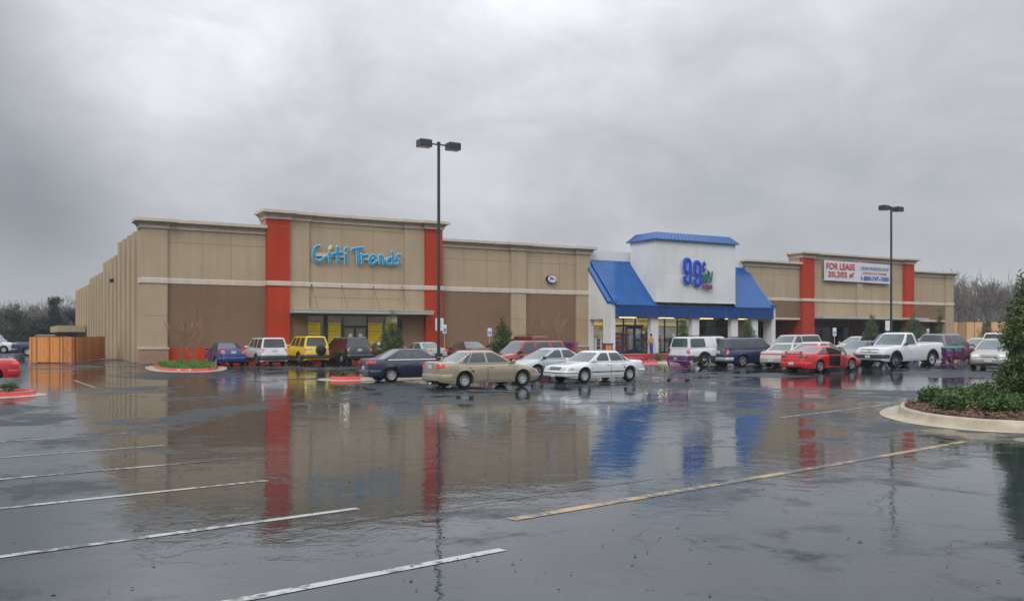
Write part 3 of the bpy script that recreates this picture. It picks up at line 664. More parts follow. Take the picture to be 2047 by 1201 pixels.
for a, b in ((38.39, 40.2), (42.7, 44.42), (47.6, 49.12), (50.67, 51.9), (52.3, 53.4)):
    f_ = MB(); f_.m(0).box(a, b, -1.62, -1.38, 3.74, 3.82); f_.m(1).box(a + .03, b - .03, -1.60, -1.40, 3.67, 3.74); f_.build('strip_light', [M['signw'], M['tube']], B2)
# shop front: mullions, transom, blue doors
st = MB()
for t in (36.9, 38.3, 40.2, 41.5, 43.3, 44.9, 46.4, 48.0, 49.6, 51.0, 52.3): st.box(t, t + .09, .30, .42, FL, 3.8)
st.box(36.3, 53.2, .31, .41, 3.72, 3.82); st.box(36.3, 53.2, .31, .41, FL, FL + .1); st.box(36.3, 53.2, .32, .40, 2.92, 3.0)
sf = st.build('storefront_frame', M['frame'], B2)
MB().box(36.3, 53.2, .350, .362, FL + .1, 3.72).build('window_pane', M['glass'], sf)
MB().box(53.2, 54.66, -.1, .5, FL, 3.8).build('wall_panel', M['tan'], B2)
for a in (40.45, 41.35):
    d = MB(); d.box(a, a + .1, .18, .28, FL, 2.95); d.box(a + .80, a + .9, .18, .28, FL, 2.95); d.box(a, a + .9, .19, .27, FL, FL + .32); d.box(a, a + .9, .19, .27, 2.75, 2.95)
    dd = d.build('shop_door', M['blueframe'], B2); MB().box(a + .1, a + .8, .22, .232, FL + .32, 2.75).build('door_glass', M['glass'], dd)
MB().box(39.0, 42.4, .17, .29, 2.95, 3.1).build('door_header', M['blueframe'], B2)
# lit shop interior
r = MB(); r.box(36.6, 54.3, 8.9, 9.0, FL, 4.4); r.box(36.6, 54.3, .45, 9.0, 4.3, 4.4); r.box(36.2, 54.66, -4.1, 9.0, FL - .12, FL); r.box(36.5, 36.6, .45, 9, FL, 4.4); r.box(54.2, 54.3, .45, 9, FL, 4.4)
r.build('shop_room', M['inner'], B2)
for i in range(7):
    for s in (1.4, 4.2, 7.0): MB().box(37.4 + i * 2.4, 38.9 + i * 2.4, s, s + .22, 4.18, 4.24).build('ceiling_light', M['ceil'], B2)
MB().box(36.6, 54.3, 8.70, 8.88, 3.0, 3.5).build('wall_sign_strip', M['yel'], B2)
cols = ['orange', 'yel', 'bred', 'gsign', 'bblue', 'signw', 'purple', 'teal']
def stock_rack(name, t, s, wd, dp, ht, rows, seed, mats, lab, cat='shelf', group=None):
    q = random.Random(seed); mb = MB(); mb.m(0)
    mb.box(t, t + .04, s, s + dp, FL, FL + ht); mb.box(t + wd - .04, t + wd, s, s + dp, FL, FL + ht); mb.box(t, t + wd, s + dp - .03, s + dp, FL, FL + ht)
    for r_ in range(rows + 1): mb.box(t, t + wd, s, s + dp, FL + .08 + (ht - .1) * r_ / rows - .02, FL + .08 + (ht - .1) * r_ / rows + .01)
    for r_ in range(rows):
        x = t + .07
        while x < t + wd - .15:
            wv = .10 + q.random() * .16; hv = (ht / rows) * (.45 + q.random() * .35)
            mb.m(1 + q.randrange(len(mats))).box(x, min(x + wv, t + wd - .06), s + .03, s + dp - .08, FL + .09 + (ht - .1) * r_ / rows + .011, FL + .09 + (ht - .1) * r_ / rows + hv); x += wv + .02
    o = mb.build(name, [M['signw']] + [M[c_] for c_ in mats]); o.location = FC; o.rotation_euler = (0, 0, FA)
    return tag(o, lab, cat, group)
for i, (t, s) in enumerate(((37.0, 2.6), (42.0, 1.3), (43.6, 1.5), (45.6, 1.2), (47.2, 1.5), (49.0, 1.3), (50.6, 1.6), (52.0, 1.3), (41.0, 4.6), (44.0, 4.8), (47.5, 4.6), (50.8, 4.8))):
    stock_rack('stock_shelf', t, s, 1.45, .5, 1.5 + (i % 3) * .25, 4, i, cols, 'stocked shelf inside the lit discount shop behind the glass front', group='stocked shelves inside the discount shop')
o = stock_rack('snack_shelf', 37.25, -.45, 1.05, .5, 1.35, 4, 77, ['yel', 'purple', 'shirt', 'bred'], 'wooden shelf of small goods seen through the opening of the left arcade wall')
o = stock_rack('purple_goods_shelf', 36.70, -.45, .5, .5, 1.35, 4, 78, ['purple', 'psign'], 'narrow shelf of purple goods in the opening of the left arcade wall')
# blue rack with orange bags
for n_, t in enumerate((38.55, 39.28)):
    rk = MB(); s = -.75
    for q in (t, t + .66): rk.box(q, q + .03, s, s + .03, FL, FL + 1.85); rk.box(q, q + .03, s + .42, s + .45, FL, FL + 1.85)
    for r_ in range(5): z = FL + .12 + r_ * .36; rk.box(t, t + .69, s, s + .45, z, z + .07)
    o = rk.build('display_rack', M['rackblue']); o.location = FC; o.rotation_euler = (0, 0, FA)
    tag(o, ['blue wire display rack of orange bags nearest the left arcade wall', 'blue wire display rack of orange bags nearest the blue doors'][n_], 'display rack')
bag = MB(); bag.ball((0, 0, .12), (.10, .12, .12), 7, 5); bag.ball((.02, 0, .24), (.03, .04, .03), 5, 4); bagd = bag.data('bag', M['orange'], 60)
for t in (38.55, 39.28):
    for r_ in range(5):
        for q in range(3):
            o = bpy.data.objects.new('orange_bag', bagd); COL.objects.link(o); o.location = W(t + .12 + q * .22, -.50, FL + .19 + r_ * .36); o.rotation_euler = (0, 0, q * 2.1 + r_)
            tag(o, 'small orange bag on a blue display rack by the discount store doors', 'bag', 'orange bags on the blue racks')
k = MB(); k.m(0).box(35.15, 35.85, -4.0, -3.5, FL, FL + .82); k.m(1).box(35.10, 35.90, -4.05, -3.45, FL + .82, FL + .92)
o = k.build('sales_bin', [M['wood'], M['rackblue']]); o.location = FC; o.rotation_euler = (0, 0, FA); tag(o, 'wooden bin with a blue rim outside the left end of the arcade', 'bin')
k = MB(); k.m(1).box(46.4, 48.2, -2.6, -2.0, FL + 1.0, FL + 1.14); k.box(46.7, 46.8, -2.5, -2.1, FL, FL + 1.0); k.box(47.8, 47.9, -2.5, -2.1, FL, FL + 1.0); k.m(0).box(46.5, 47.1, -2.5, -2.1, FL + 1.14, FL + 1.36); k.box(47.3, 48.0, -2.5, -2.1, FL + 1.14, FL + 1.30)
o = k.build('sales_table', [M['orange'], M['rackblue']]); o.location = FC; o.rotation_euler = (0, 0, FA); tag(o, 'blue table with orange goods under the arcade behind the white off-road car', 'table')

# ======== right store
B3 = thing('vacant_store_building', 'tan store building with red pilasters and a dark empty shop front at the right end', 'building', FC, FA)
w = MB(); w.box(54.75, 86.8, 0, .5, 3.80, 9.2); w.box(62.1, 79.6, .004, 1.4, 9.0, 10.1); w.box(54.7, 86.8, .5, 1.1, 8.6, 9.1)
w.box(85.5, 86.8, 0, .5, 0, 3.8); w.build('front_wall', M['tan'], B3)
w = MB(); w.box(86.4, 86.8, .5, 45, 0, 8.6); w.box(86.8, 88.2, 2.5, 2.9, 0, 4.7); w.box(54.75, 86.4, 44.6, 45, 0, 8.0); w.build('side_wall', M['tan'], B3)
MB().box(54.75, 86.4, 1.1, 44.6, 7.9, 8.0).build('roof', M['roofgrey'], B3)
for a, b, s, z in ((70.55, 71.42, -.18, 10.1), (85.5, 86.88, -.22, 9.1)): MB().box(a, b, s, 0, 0 if a > 80 else 3.9, z).build('pilaster', M['tan'], B3)
for a, b in ((62.1, 63.83), (78.13, 79.58)): MB().box(a, b, -.42, 0, 0.1, 10.1).build('pilaster', M['red'], B3, label='tall red pilaster')
MB().box(62.1, 63.8, 0.0, 4.6, 0.1, 3.8).build('side_return', M['red'], B3)
panel(B3, 55.1, 62.1, 3.95, 5.65, 'brown'); panel(B3, 79.58, 85.5, 3.95, 5.65, 'brown')
j = MB()
joints(j, 55.0, 62.1, [8.2], [56.8, 58.5, 60.3], 5.95, 9.0, 0.0); joints(j, 55.1, 62.1, [], [56.8, 58.5, 60.3], 3.95, 5.65, -.03)
joints(j, 63.83, 78.13, [8.2], [65.5, 67.2, 68.9, 73.0, 74.7, 76.4], 3.95, 10.0, 0.0); joints(j, 79.58, 85.5, [8.0], [81.5, 83.5], 5.95, 8.8, 0.0)
joints(j, 85.5, 86.88, [3.5], [], 0, 0, -.22)
j.build('wall_joints', M['joint'], B3)
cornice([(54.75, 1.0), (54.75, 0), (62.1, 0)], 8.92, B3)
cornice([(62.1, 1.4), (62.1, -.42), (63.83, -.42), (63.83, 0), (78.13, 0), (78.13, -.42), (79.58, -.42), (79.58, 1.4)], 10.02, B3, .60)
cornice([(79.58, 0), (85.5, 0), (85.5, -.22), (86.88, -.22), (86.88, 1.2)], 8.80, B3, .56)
band([(54.8, 0), (62.1, 0), (62.1, -.42), (63.83, -.42), (63.83, 0), (70.55, 0), (70.55, -.18), (71.42, -.18), (71.42, 0), (78.13, 0), (78.13, -.42), (79.58, -.42), (79.58, 0), (85.5, 0), (85.5, -.22), (86.88, -.22), (86.88, 1)], 5.64, 5.92, B3)
MB().box(55.1, 62.1, -.12, 0.0, 3.76, 3.95).build('beam', M['cream'], B3); MB().box(79.58, 85.5, -.12, 0, 3.76, 3.95).build('beam', M['cream'], B3)
cn = MB().box(63.9, 80.8, -1.4, -.03, 3.90, 4.12).build('canopy', M['silver'], B3)
# arcade: floor, ceiling, recessed dark shop front
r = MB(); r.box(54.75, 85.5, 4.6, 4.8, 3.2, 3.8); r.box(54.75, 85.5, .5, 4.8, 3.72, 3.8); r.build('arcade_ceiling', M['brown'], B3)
st = MB()
t = 55.0
while t < 80.5: st.box(t, t + .12, 4.5, 4.65, FL, 3.2); t += 1.55
st.box(55, 80.6, 4.5, 4.65, 3.1, 3.2); st.box(55, 80.6, 4.5, 4.65, FL, FL + .15)
sf = st.build('storefront_frame', M['frame'], B3)
MB().box(55.0, 80.6, 4.56, 4.575, FL + .15, 3.1).build('window_pane', M['glass'], sf)
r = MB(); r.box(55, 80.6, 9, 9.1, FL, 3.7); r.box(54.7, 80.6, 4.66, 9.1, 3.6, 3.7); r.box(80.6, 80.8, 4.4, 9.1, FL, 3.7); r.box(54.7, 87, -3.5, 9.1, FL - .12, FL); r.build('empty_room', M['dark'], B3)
for a, b in ((75.2, 78.1), (56.2, 58.4)): MB().box(a, b, 4.3, 4.46, FL, 3.7).build('wall_panel', varied('dark_red_panel', (0.16, 0.012, 0.012), 0.7), B3)
MB().box(81.0, 85.5, 2.0, 2.2, 0, 3.75).build('wall_panel', M['tan'], B3); MB().box(82.0, 84.2, 1.94, 2.0, 0, 3.75).build('wall_panel', M['brown'], B3)

# pavements
def slab(name, poly, z0, z1, mat, label, kind='structure', cat='pavement'):
    p = MB().prism([(x, y) for x, y in poly], z0, z1).build(name, mat); tag(p, label, cat, kind=kind); return p
a = MB()
n = 40
for i in range(n):
    t0 = 4.0 + 31.9 * i / n; t1 = 4.0 + 31.9 * (i + 1) / n
    za, zb = [lerp(.36, FL, smst((t - 4) / 14)) for t in (t0, t1)]
    for (s0, s1, mi, dz) in ((-3.2, -3.02, 1, 0.0), (-3.02, 0.0, 0, -.005)):
        a.m(mi).add([(t0, s0, za + dz), (t1, s0, zb + dz), (t1, s1, zb + dz), (t0, s1, za + dz), (t0, s0, 0), (t1, s0, 0), (t1, s1, 0), (t0, s1, 0)], [(0, 1, 2, 3), (0, 4, 5, 1), (2, 6, 7, 3)] + ([(0, 3, 7, 4)] if i == 0 else []))
o = a.build('pavement', [M['walk'], M['redkerb']]); o.location = FC; o.rotation_euler = (0, 0, FA); tag(o, 'raised pavement with a red painted kerb along the tan store', 'pavement', kind='structure')
a = MB(); a.m(0).box(34.9, 55.6, -5.0, -4.1, 0, FL - .004); a.box(34.9, 36.2, -4.1, -3.2, 0, FL - .004); a.m(1).box(34.9, 55.6, -5.12, -5.0, 0, FL); a.m(2).box(34.9, 55.6, -6.1, -5.12, 0, FL - .22)
o = a.build('pavement', [M['walk'], M['redkerb'], M['brick']]); o.location = FC; o.rotation_euler = (0, 0, FA); tag(o, 'raised pavement with a red edge in front of the blue arcade', 'pavement', kind='structure')

# ======== signs on the fronts
def onfront(mb, name, mats, lab, cat='sign', smooth=None):
    o = mb.build(name, mats, smooth=smooth); o.location = FC; o.rotation_euler = (0, 0, FA); return tag(o, lab, cat)
# script lettering: strokes as polylines in (t, z); the sheet's pixels were turned into metres beforehand
TX = lambda x: 11.20 + (x - 135) * (18.93 - 11.39) / (1840 - 135)
# the lettering drops in the photograph only by perspective: z from the sheet row, corrected along t
def ZX(x, y):
    t = TX(x); d = 60.5 + .50206 * t; return 1.9 + (676 - (460 + y / 8.9)) * d / 1815
def stroke(mb, pts, r, y, fl=.28):
    # smooth rounded stroke
    P = [Vector((TX(a), 0, ZX(a, b))) for a, b in pts]; Q = []
    for i in range(len(P) - 1):
        p0 = P[max(i - 1, 0)]; p1 = P[i]; p2 = P[i + 1]; p3 = P[min(i + 2, len(P) - 1)]
        for k in range(5):
            u = k / 5; Q.append(.5 * ((2 * p1) + (p2 - p0) * u + (2 * p0 - 5 * p1 + 4 * p2 - p3) * u * u + (3 * p1 - p0 - 3 * p2 + p3) * u ** 3))
    Q.append(P[-1])
    a = len(mb.v); mb.tube(Q, r, 10, cap=False)
    for e in (Q[0], Q[-1]): mb.ball(e, r * .999, 10, 8)
    for i in range(a, len(mb.v)): v = mb.v[i]; mb.v[i] = (v[0], y + v[1] * fl, v[2])
LET = [[(345, 290), (300, 295), (258, 350), (240, 425), (252, 495), (292, 545), (345, 555), (402, 528), (452, 478)], [(512, 415), (518, 572)],
       [(655, 305), (650, 440), (655, 570)], [(580, 430), (655, 415), (735, 405)], [(795, 430), (797, 582)], [(810, 325), (790, 362)],
       [(915, 348), (1000, 330), (1092, 320)], [(1005, 345), (1003, 460), (1013, 590)]]
LS = [[(1078, 432), (1092, 500), (1090, 592)], [(1092, 505), (1122, 458), (1182, 448)],
      [(1222, 535), (1290, 512), (1328, 480), (1290, 452), (1240, 475), (1214, 540), (1240, 592), (1290, 605), (1342, 562)],
      [(1410, 450), (1405, 592)], [(1408, 500), (1440, 458), (1466, 500), (1482, 602)],
      [(1635, 388), (1645, 500), (1652, 602)], [(1640, 520), (1592, 500), (1548, 550), (1562, 606), (1610, 612), (1643, 575)],
      [(1788, 450), (1742, 450), (1715, 490), (1752, 530), (1772, 572), (1746, 608), (1705, 602)]]
SG = thing('script_sign', 'blue script letter sign reading Citi Trends on the tan wall', 'sign', FC, FA)
a = MB(); b = MB()
for l in LET: stroke(a, l, .085, -.27); stroke(b, l, .130, -.235, .2)
for l in LS: stroke(a, l, .070, -.27); stroke(b, l, .115, -.235, .2)
y_ = [(540, 305), (517, 345)]
stroke(b, y_, .15, -.22, .4)
a.build('letters', M['cyan'], SG, 40); b.build('letter_edge', M['ltblue'], SG, 40)
a = MB(); stroke(a, y_, .105, -.28); a.build('dot', M['yel'], SG, 40, label='yellow dot of the first letter i')
a = MB(); a.box(TX(285), TX(830), -.15, 0, ZX(550, 480), ZX(550, 415)); a.box(TX(1050), TX(1700), -.15, 0, ZX(1400, 545), ZX(1400, 480)); a.build('raceway', M['cream'], SG)
# number sign on the tower
TX2 = lambda x: 43.55 + (x - 290) * .004335 * 1.0
def ZX2(y): return 1.9 + (676 - (500 + y / 13.34)) * 79.7 / 1815
TX, ZXo = TX2, ZX
ZX = lambda x, y: ZX2(y) - (x - 600) * .00045
SN = thing('price_store_sign', 'blue 99 cent sign with green and purple words on the white tower', 'sign', FC, FA)
def nine(dx, dy):
    return [[(x + dx, y + dy) for x, y in q] for q in ([(498, 560), (440, 612), (372, 590), (352, 520), (352, 380), (372, 308), (425, 282), (480, 308), (498, 380), (498, 560), (498, 780), (480, 852), (428, 884), (372, 852), (352, 770)],)]
a = MB(); b = MB()
for l in nine(0, 0) + nine(262, 22): stroke(a, l, .18, -3.72, .3); stroke(b, l, .235, -3.67, .22)
a.build('numerals', M['deepblue'], SN, 40); b.build('numeral_edge', M['paleblue'], SN, 40)
a = MB(); stroke(a, [(915, 320), (880, 280), (848, 330), (848, 440), (880, 490), (915, 450)], .11, -3.66); stroke(a, [(876, 235), (868, 560)], .045, -3.70)
a.build('cent_mark', M['bblue'], SN, 40)
a = MB()
for l in ([(835, 620), (797, 660), (785, 790), (812, 815), (840, 720), (835, 620)], [(890, 600), (872, 790)], [(878, 650), (915, 590), (918, 660), (905, 785)], [(975, 480), (948, 765)], [(1018, 520), (1008, 640), (1040, 700)], [(1088, 500), (1052, 740), (1000, 790)]): stroke(a, l, .095, -3.72, .3)
a.build('green_word', M['gsign'], SN, 40)
a = MB(); text_mb(a, 'STORES', TX(838), TX(1092), ZX(960, 975), ZX(960, 850), -3.66, .1, .035); a.build('purple_word', M['psign'], SN)
# oval
a = MB(); tc_, zc = 32.28, 6.89
def oval(r1, r2, y0, y1, n=32):
    vs = [(tc_ + r1 * cos(2 * pi * k / n), y, zc + r2 * sin(2 * pi * k / n)) for y in (y0, y1) for k in range(n)]
    return vs, [tuple(range(n)), tuple(range(2 * n - 1, n - 1, -1))] + [(k, (k + 1) % n, n + (k + 1) % n, n + k) for k in range(n)]
SO = thing('oval_sign', 'small oval white sign with blue 99 on the tan wall', 'sign', FC, FA)
a.add(*oval(.47, .34, -.30, 0)); a.build('sign_box', M['frame'], SO)
a = MB(); a.add(*oval(.42, .29, -.315, -.29)); a.build('sign_face', M['signw'], SO)
a = MB(); a.m(0); text_mb(a, '99', tc_ - .26, tc_ + .06, zc - .18, zc + .19, -.316, .01, .04); a.m(1); text_mb(a, 'only', tc_ + .07, tc_ + .31, zc - .09, zc + .08, -.316, .01, .03); a.build('sign_print', [M['bblue'], M['gsign']], SO)
# banner
BN = thing('lease_banner', 'white banner reading for lease high on the tan wall of the empty shop', 'banner', FC, FA)
def bz(t, f): return lerp(lerp(7.85, 7.76, (t - 65.3) / 10.3), lerp(9.93, 9.83, (t - 65.3) / 10.3), f)
a = MB(); n = 24; vs = []; fs = []
for i in range(n + 1):
    t = 65.32 + 10.28 * i / n
    for k in range(5):
        f = k / 4; y = -.34 + .02 * sin(i * 1.1) * sin(pi * f) + .012 * sin(i * 2.7 + k); vs.append((t, y, bz(t, f)))
for i in range(n):
    for k in range(4): fs.append((i * 5 + k, i * 5 + k + 1, (i + 1) * 5 + k + 1, (i + 1) * 5 + k))
m0 = len(vs); vs += [(x, y + .02, z) for x, y, z in vs]; fs += [tuple(i + m0 for i in f) for f in fs]
a.add(vs, fs); a.build('cloth', M['banner'], BN, 60)
a = MB(); text_mb(a, 'FOR LEASE', 65.62, 69.95, 9.02, 9.66, -.39, .01, .018); text_mb(a, '20,202 sf', 65.85, 69.8, 8.15, 8.80, -.39, .01, .018); a.build('red_print', M['bred'], BN)
a = MB(); text_mb(a, 'CONTACT KAY WALKER', 71.15, 75.0, 8.68, 8.90, -.39, .01, .01); a.build('small_red_print', M['bred'], BN)
a = MB(); text_mb(a, '1-800-747-1000', 70.9, 75.35, 8.02, 8.48, -.39, .01, .02); a.build('blue_print', M['bblue'], BN)
a = MB(); text_mb(a, 'CENTRO PROPERTIES GROUP', 70.85, 75.35, 9.12, 9.46, -.39, .01, .015); a.build('grey_print', M['bgrey'], BN)
a = MB()
for t in (65.32, 70.5, 75.6):
    for f in (.02, .98): a.ball((t, -.2, bz(t, f)), (.03, .22, .03), 5, 4)
a.build('fixing', M['post'], BN)
# ---------------------------------------------------------------- vehicles
PAINTS = {}
def getpaint(name, c, metal=0.0):
    if name not in PAINTS: PAINTS[name] = paint(name, c, 0.3, metal)
    return PAINTS[name]
RIMS = {}
def rim_data(style, r):
    key = (style, round(r, 3))
    if key in RIMS: return RIMS[key]
    mb = MB(); R = r * {'multi': .62, 'cap': .63, 'old': .60, 'big': .78}.get(style, .66)
    mt = {'cap': M['cap'], 'multi': M['cap'], 'old': M['cap'], 'five': M['rim'], 'big': M['chrome'], 'steel': M['chrome']}[style]
    # dished disc, y is the axle, outer side +y
    mb.m(0).lathe([(0.001, .075), (R * .22, .075), (R * .30, .062), (R * .80, .070), (R * .93, .085), (R, .085), (R * 1.02, .05)], 28, 'y')
    def hole(a, da, r0, r1, y=.0785):
        vs = []
        for rr_, f in ((r0, .6), (r1, 1.0)):
            for s_ in (-1, 1): vs.append((rr_ * cos(a + s_ * da * f), y + (.0 if rr_ < R * .7 else .006), rr_ * sin(a + s_ * da * f)))
        mb.m(1).add(vs, [(0, 1, 3, 2)])
    n, da, r0, r1 = {'cap': (10, .13, .50, .84), 'multi': (14, .12, .62, .88), 'old': (16, .07, .62, .84), 'five': (5, .40, .34, .86), 'big': (10, .17, .30, .90), 'steel': (8, .15, .58, .80)}[style]
    for i in range(n): hole(2 * pi * (i + .5) / n, da, R * r0, R * r1)
    mb.m(1).lathe([(R * .94, .0862), (R * .97, .0865)], 28, 'y')
    if style in ('five', 'big', 'steel'): mb.m(1).lathe([(R * .10, .0762), (R * .13, .0764)], 16, 'y')
    RIMS[key] = mb.data('rim', [mt, M['hole']], 35); return RIMS[key]
TYRES = {}
def tyre_data(r, w=.20):
    key = (round(r, 3), w)
    if key not in TYRES:
        mb = MB(); h = w / 2; q = r * .62
        mb.lathe([(q, -h * .8), (r * .80, -h), (r * .95, -h * .92), (r, -h * .7), (r * 1.0, 0), (r, h * .7), (r * .95, h * .92), (r * .80, h), (q, h * .8), (q, -h * .8)], 30, 'y')
        TYRES[key] = mb.data('wheel', M['tyre'], 50)
    return TYRES[key]

def hitpatch(bvh, P, nu, nv, off, rd=0.0, skirt=.012):
    # a thin shell that lies on the hull. P(u,v) -> (origin, direction)
    vs = []; nr = []
    for j in range(nv + 1):
        for i in range(nu + 1):
            a, b = 2 * i / nu - 1, 2 * j / nv - 1
            if rd: aa = a * sqrt(1 - b * b / 2); bb = b * sqrt(1 - a * a / 2); a = lerp(a, aa, rd); b = lerp(b, bb, rd)
            o, d = P((a + 1) / 2, (b + 1) / 2)
            loc, n, idx, dist = bvh.ray_cast(o, d)
            if loc is None:
                loc, n, idx, dist = bvh.find_nearest(o + d * 5)
            if n.dot(d) > 0: n = -n
            n = (n - d * .6).normalized()
            vs.append(loc + n * off); nr.append(n)
    W_ = nu + 1; fs = [(j * W_ + i, j * W_ + i + 1, (j + 1) * W_ + i + 1, (j + 1) * W_ + i) for j in range(nv) for i in range(nu)]
    if skirt:
        bd = list(range(W_)) + [j * W_ + nu for j in range(1, nv + 1)] + [nv * W_ + i for i in range(nu - 1, -1, -1)] + [j * W_ for j in range(nv - 1, 0, -1)]
        k = len(vs)
        for i in bd: vs.append(vs[i] - nr[i] * (off + skirt))
        L_ = len(bd)
        for q in range(L_): fs.append((bd[q], bd[(q + 1) % L_], k + (q + 1) % L_, k + q))
    return vs, fs
def quad(c, u, v):    # bilinear of four 2d corners (00,10,11,01)
    return tuple(lerp(lerp(c[0][k], c[1][k], u), lerp(c[3][k], c[2][k], u), v) for k in (0, 1))
def Pside(c, sg): return lambda u, v: (Vector((quad(c, u, v)[0], 3 * sg, quad(c, u, v)[1])), Vector((0, -sg, 0)))
def Pend(c, sg): return lambda u, v: (Vector((6 * sg, quad(c, u, v)[0], quad(c, u, v)[1])), Vector((-sg, 0, 0)))
def Pcorner(c, sx, sy, ang=45):
    # rays towards the car's corner; c in (horizontal offset from the corner line, z)
    a = radians(ang); d = Vector((-sx * cos(a), -sy * sin(a), 0)); h = Vector((-sx * sin(a), sy * cos(a), 0))
    def f(u, v):
        q = quad(c, u, v); return (Vector((sx * c_L[0], sy * c_L[1], q[1])) + h * q[0] - d * 3, d)
    return f
c_L = [2.4, .9]

DEF = dict(L=4.8, W=1.8, H=1.46, wb=2.72, fo=.93, r=.33, sill=.22, belt=.93, top=None, xA=1.02, xB=.28, xC=-.85, xD=-1.65, tum=.22, cf=.14, cr=.12,
           wins=None, zwt=None, rim='cap', head='wide', tail=None, grille=None, glass='cg', tint='cg', bump=None, clad=None, doors=None, seam=True, rack=False,
           plate='both', arch=.06, mirrors=True, rearwin=None, roofmat=None, bed=None, spare=False, wheelw=.20, lift=0.0, mould=None, endk=.20, opendoor=None)
def car(name, lab, pm, **kw):
    P = dict(DEF); P.update(kw)
    L, Wd, H, wb, r = P['L'], P['W'], P['H'], P['wb'], P['r']; hw = Wd / 2; hl = L / 2
    fx = hl - P['fo']; rx = fx - wb; belt = P['belt']; sill = P['sill'] + P['lift']
    top = P['top'] or [(-hl, .62), (-hl + .03, .86), (-hl + .12, .95), (P['xD'] + .05, 1.0), (P['xA'], .93), (hl - .9, .84), (hl - .3, .74), (hl - .06, .64), (hl, .52)]
    root = thing(name, lab, kw.get('cat', 'car'), (0, 0, 0))
    ra = r + P['arch']
    def zt(x): return sum(interp(x + d, top) for d in (-.05, -.02, 0, .02, .05)) / 5
    x0 = hl - .85
    def wy(x):
        e = max(0, (abs(x) - x0) / (hl - x0)); side = 1 - .012 * (x / hl) ** 2
        return hw * side * (1 - P['endk'] * min(e, 1) ** 2.6)
    def zs(x):
        e = max(0, (abs(x) - (hl - .5)) / .5); return sill + .06 * min(e, 1) ** 1.5
    def za(x):
        z = 0
        for c in (fx, rx):
            d = abs(x - c)
            if d < ra: z = max(z, r + P['lift'] * .0 + sqrt(max(ra * ra - d * d, 0)))
        return z
    xsn = set()
    n = int(L / .12)
    for i in range(n + 1): xsn.add(round(-hl + L * i / n, 3))
    for c in (fx, rx):
        for k in range(-10, 11): xsn.add(round(c + ra * sin(k / 10 * pi / 2), 3))
        xsn.add(round(c - ra - .005, 3)); xsn.add(round(c + ra + .005, 3))
    for e in (.015, .04, .08, .14, .2, .3): xsn.add(round(hl - e, 3)); xsn.add(round(-hl + e, 3))
    bed = P['bed']
    if bed: xsn |= {round(bed[0] + .001, 3), round(bed[0] + .05, 3), round(bed[1] - .001, 3), round(bed[1] - .05, 3)}
    xl = sorted(x for x in xsn if -hl <= x <= hl)
    # per-section (lateral inset, relative height)
    SEC = [(.03, 0.0), (.008, .13), (0.0, .32), (-.004, .52), (.002, .66), (.016, .80), (.045, .90), (.085, .955), (.17, .985)]
    rows = []
    for x in xl:
        w_, t, b, a = wy(x), zt(x), zs(x), za(x)
        pts = [(w_ - .24, max(b + .03, a + .001))]
        for ins, f in SEC:
            z = b + (t - b) * f; z = max(z, a + .002 * f); z = min(z, t)
            fl = 0.0
            dd = min(abs(x - fx), abs(x - rx))
            if dd < ra + .08 and z < r + ra * 1.05: fl = .012     # wheel-arch lip
            pts.append((w_ - ins + fl, z))
        if bed and bed[0] < x < bed[1]:
            pts += [(w_ - .13, t), (w_ - .14, .82 + P['lift']), (.3, .82 + P['lift']), (0, .82 + P['lift'])]
        else:
            cr = .02
            pts += [(w_ * .72, t + cr * .3), (w_ * .5, t + cr * .8), (w_ * .25, t + cr), (0, t + cr)]
        rows.append([Vector((x, y, z)) for y, z in pts])
    np_ = len(rows[0]); mb = MB()
    full = [[Vector((p.x, p.y, p.z)) for p in rw] + [Vector((p.x, -p.y, p.z)) for p in reversed(rw[:-1])] for rw in rows]
    m_ = len(full[0]); vs = [p for rw in full for p in rw]
    fs = [(i * m_ + j, i * m_ + j + 1, (i + 1) * m_ + j + 1, (i + 1) * m_ + j) for i in range(len(full) - 1) for j in range(m_ - 1)]
    # end faces: slightly bulged fans
    for e, sg in ((0, -1), (len(full) - 1, 1)):
        b = len(vs); cz = sum(p.z for p in full[e]) / m_
        for k_, f in ((1, .96), (2, .6)):
            for p in full[e]: vs.append(Vector((p.x + sg * (.018 if k_ == 1 else .035), p.y * f, cz + (p.z - cz) * f)))
        for j in range(m_ - 1):
            fs.append((e * m_ + j, e * m_ + j + 1, b + j + 1, b + j)); fs.append((b + j, b + j + 1, b + m_ + j + 1, b + m_ + j))
        fs.append(tuple(b + m_ + j for j in range(m_)))
        fs.append((e * m_, b, b + m_ - 1, e * m_ + m_ - 1)); fs.append((b, b + m_, b + 2 * m_ - 1, b + m_ - 1))
    mb.add(vs, fs)
    body = mb.build('body', pm, root, 38)
    bvh = BVHTree.FromPolygons([v for v in mb.v], mb.f)
    # ---- cabin
    Wb = hw - .075; Wr = Wb - P['tum']; ztop = H - .055
    def xf(f): return lerp(P['xA'], P['xB'], f ** .92)
    def xr(f): return lerp(P['xD'], P['xC'], f ** .92)
    lev = [(0, -.06)] + [(f, 0) for f in (0, .25, .5, .75, 1)]
    rings = []
    def ring(wc, a, b, z, cf, cr, k=1.0):
        o = []
        for i in range(9): y = wc * (1 - 2 * i / 8); o.append((a - cf * (y / wc) ** 2, y, z))
        xa, xb = a - cf, b + cr
        for i in range(1, 9): t = i / 9; x = lerp(xa, xb, t); o.append((x, -wc * (1 - .0 * t), z))
        for i in range(9): y = -wc * (1 - 2 * i / 8); o.append((b + cr * (y / wc) ** 2, y, z))
        for i in range(1, 9): t = i / 9; x = lerp(xb, xa, t); o.append((x, wc, z))
        return o
    for f, dz in lev:
        wc = lerp(Wb, Wr, f ** 1.25); z = lerp(belt, ztop, f) + dz
        rings.append(ring(wc, xf(f), xr(f), z, P['cf'], P['cr']))
    A, B = P['xB'], P['xC']
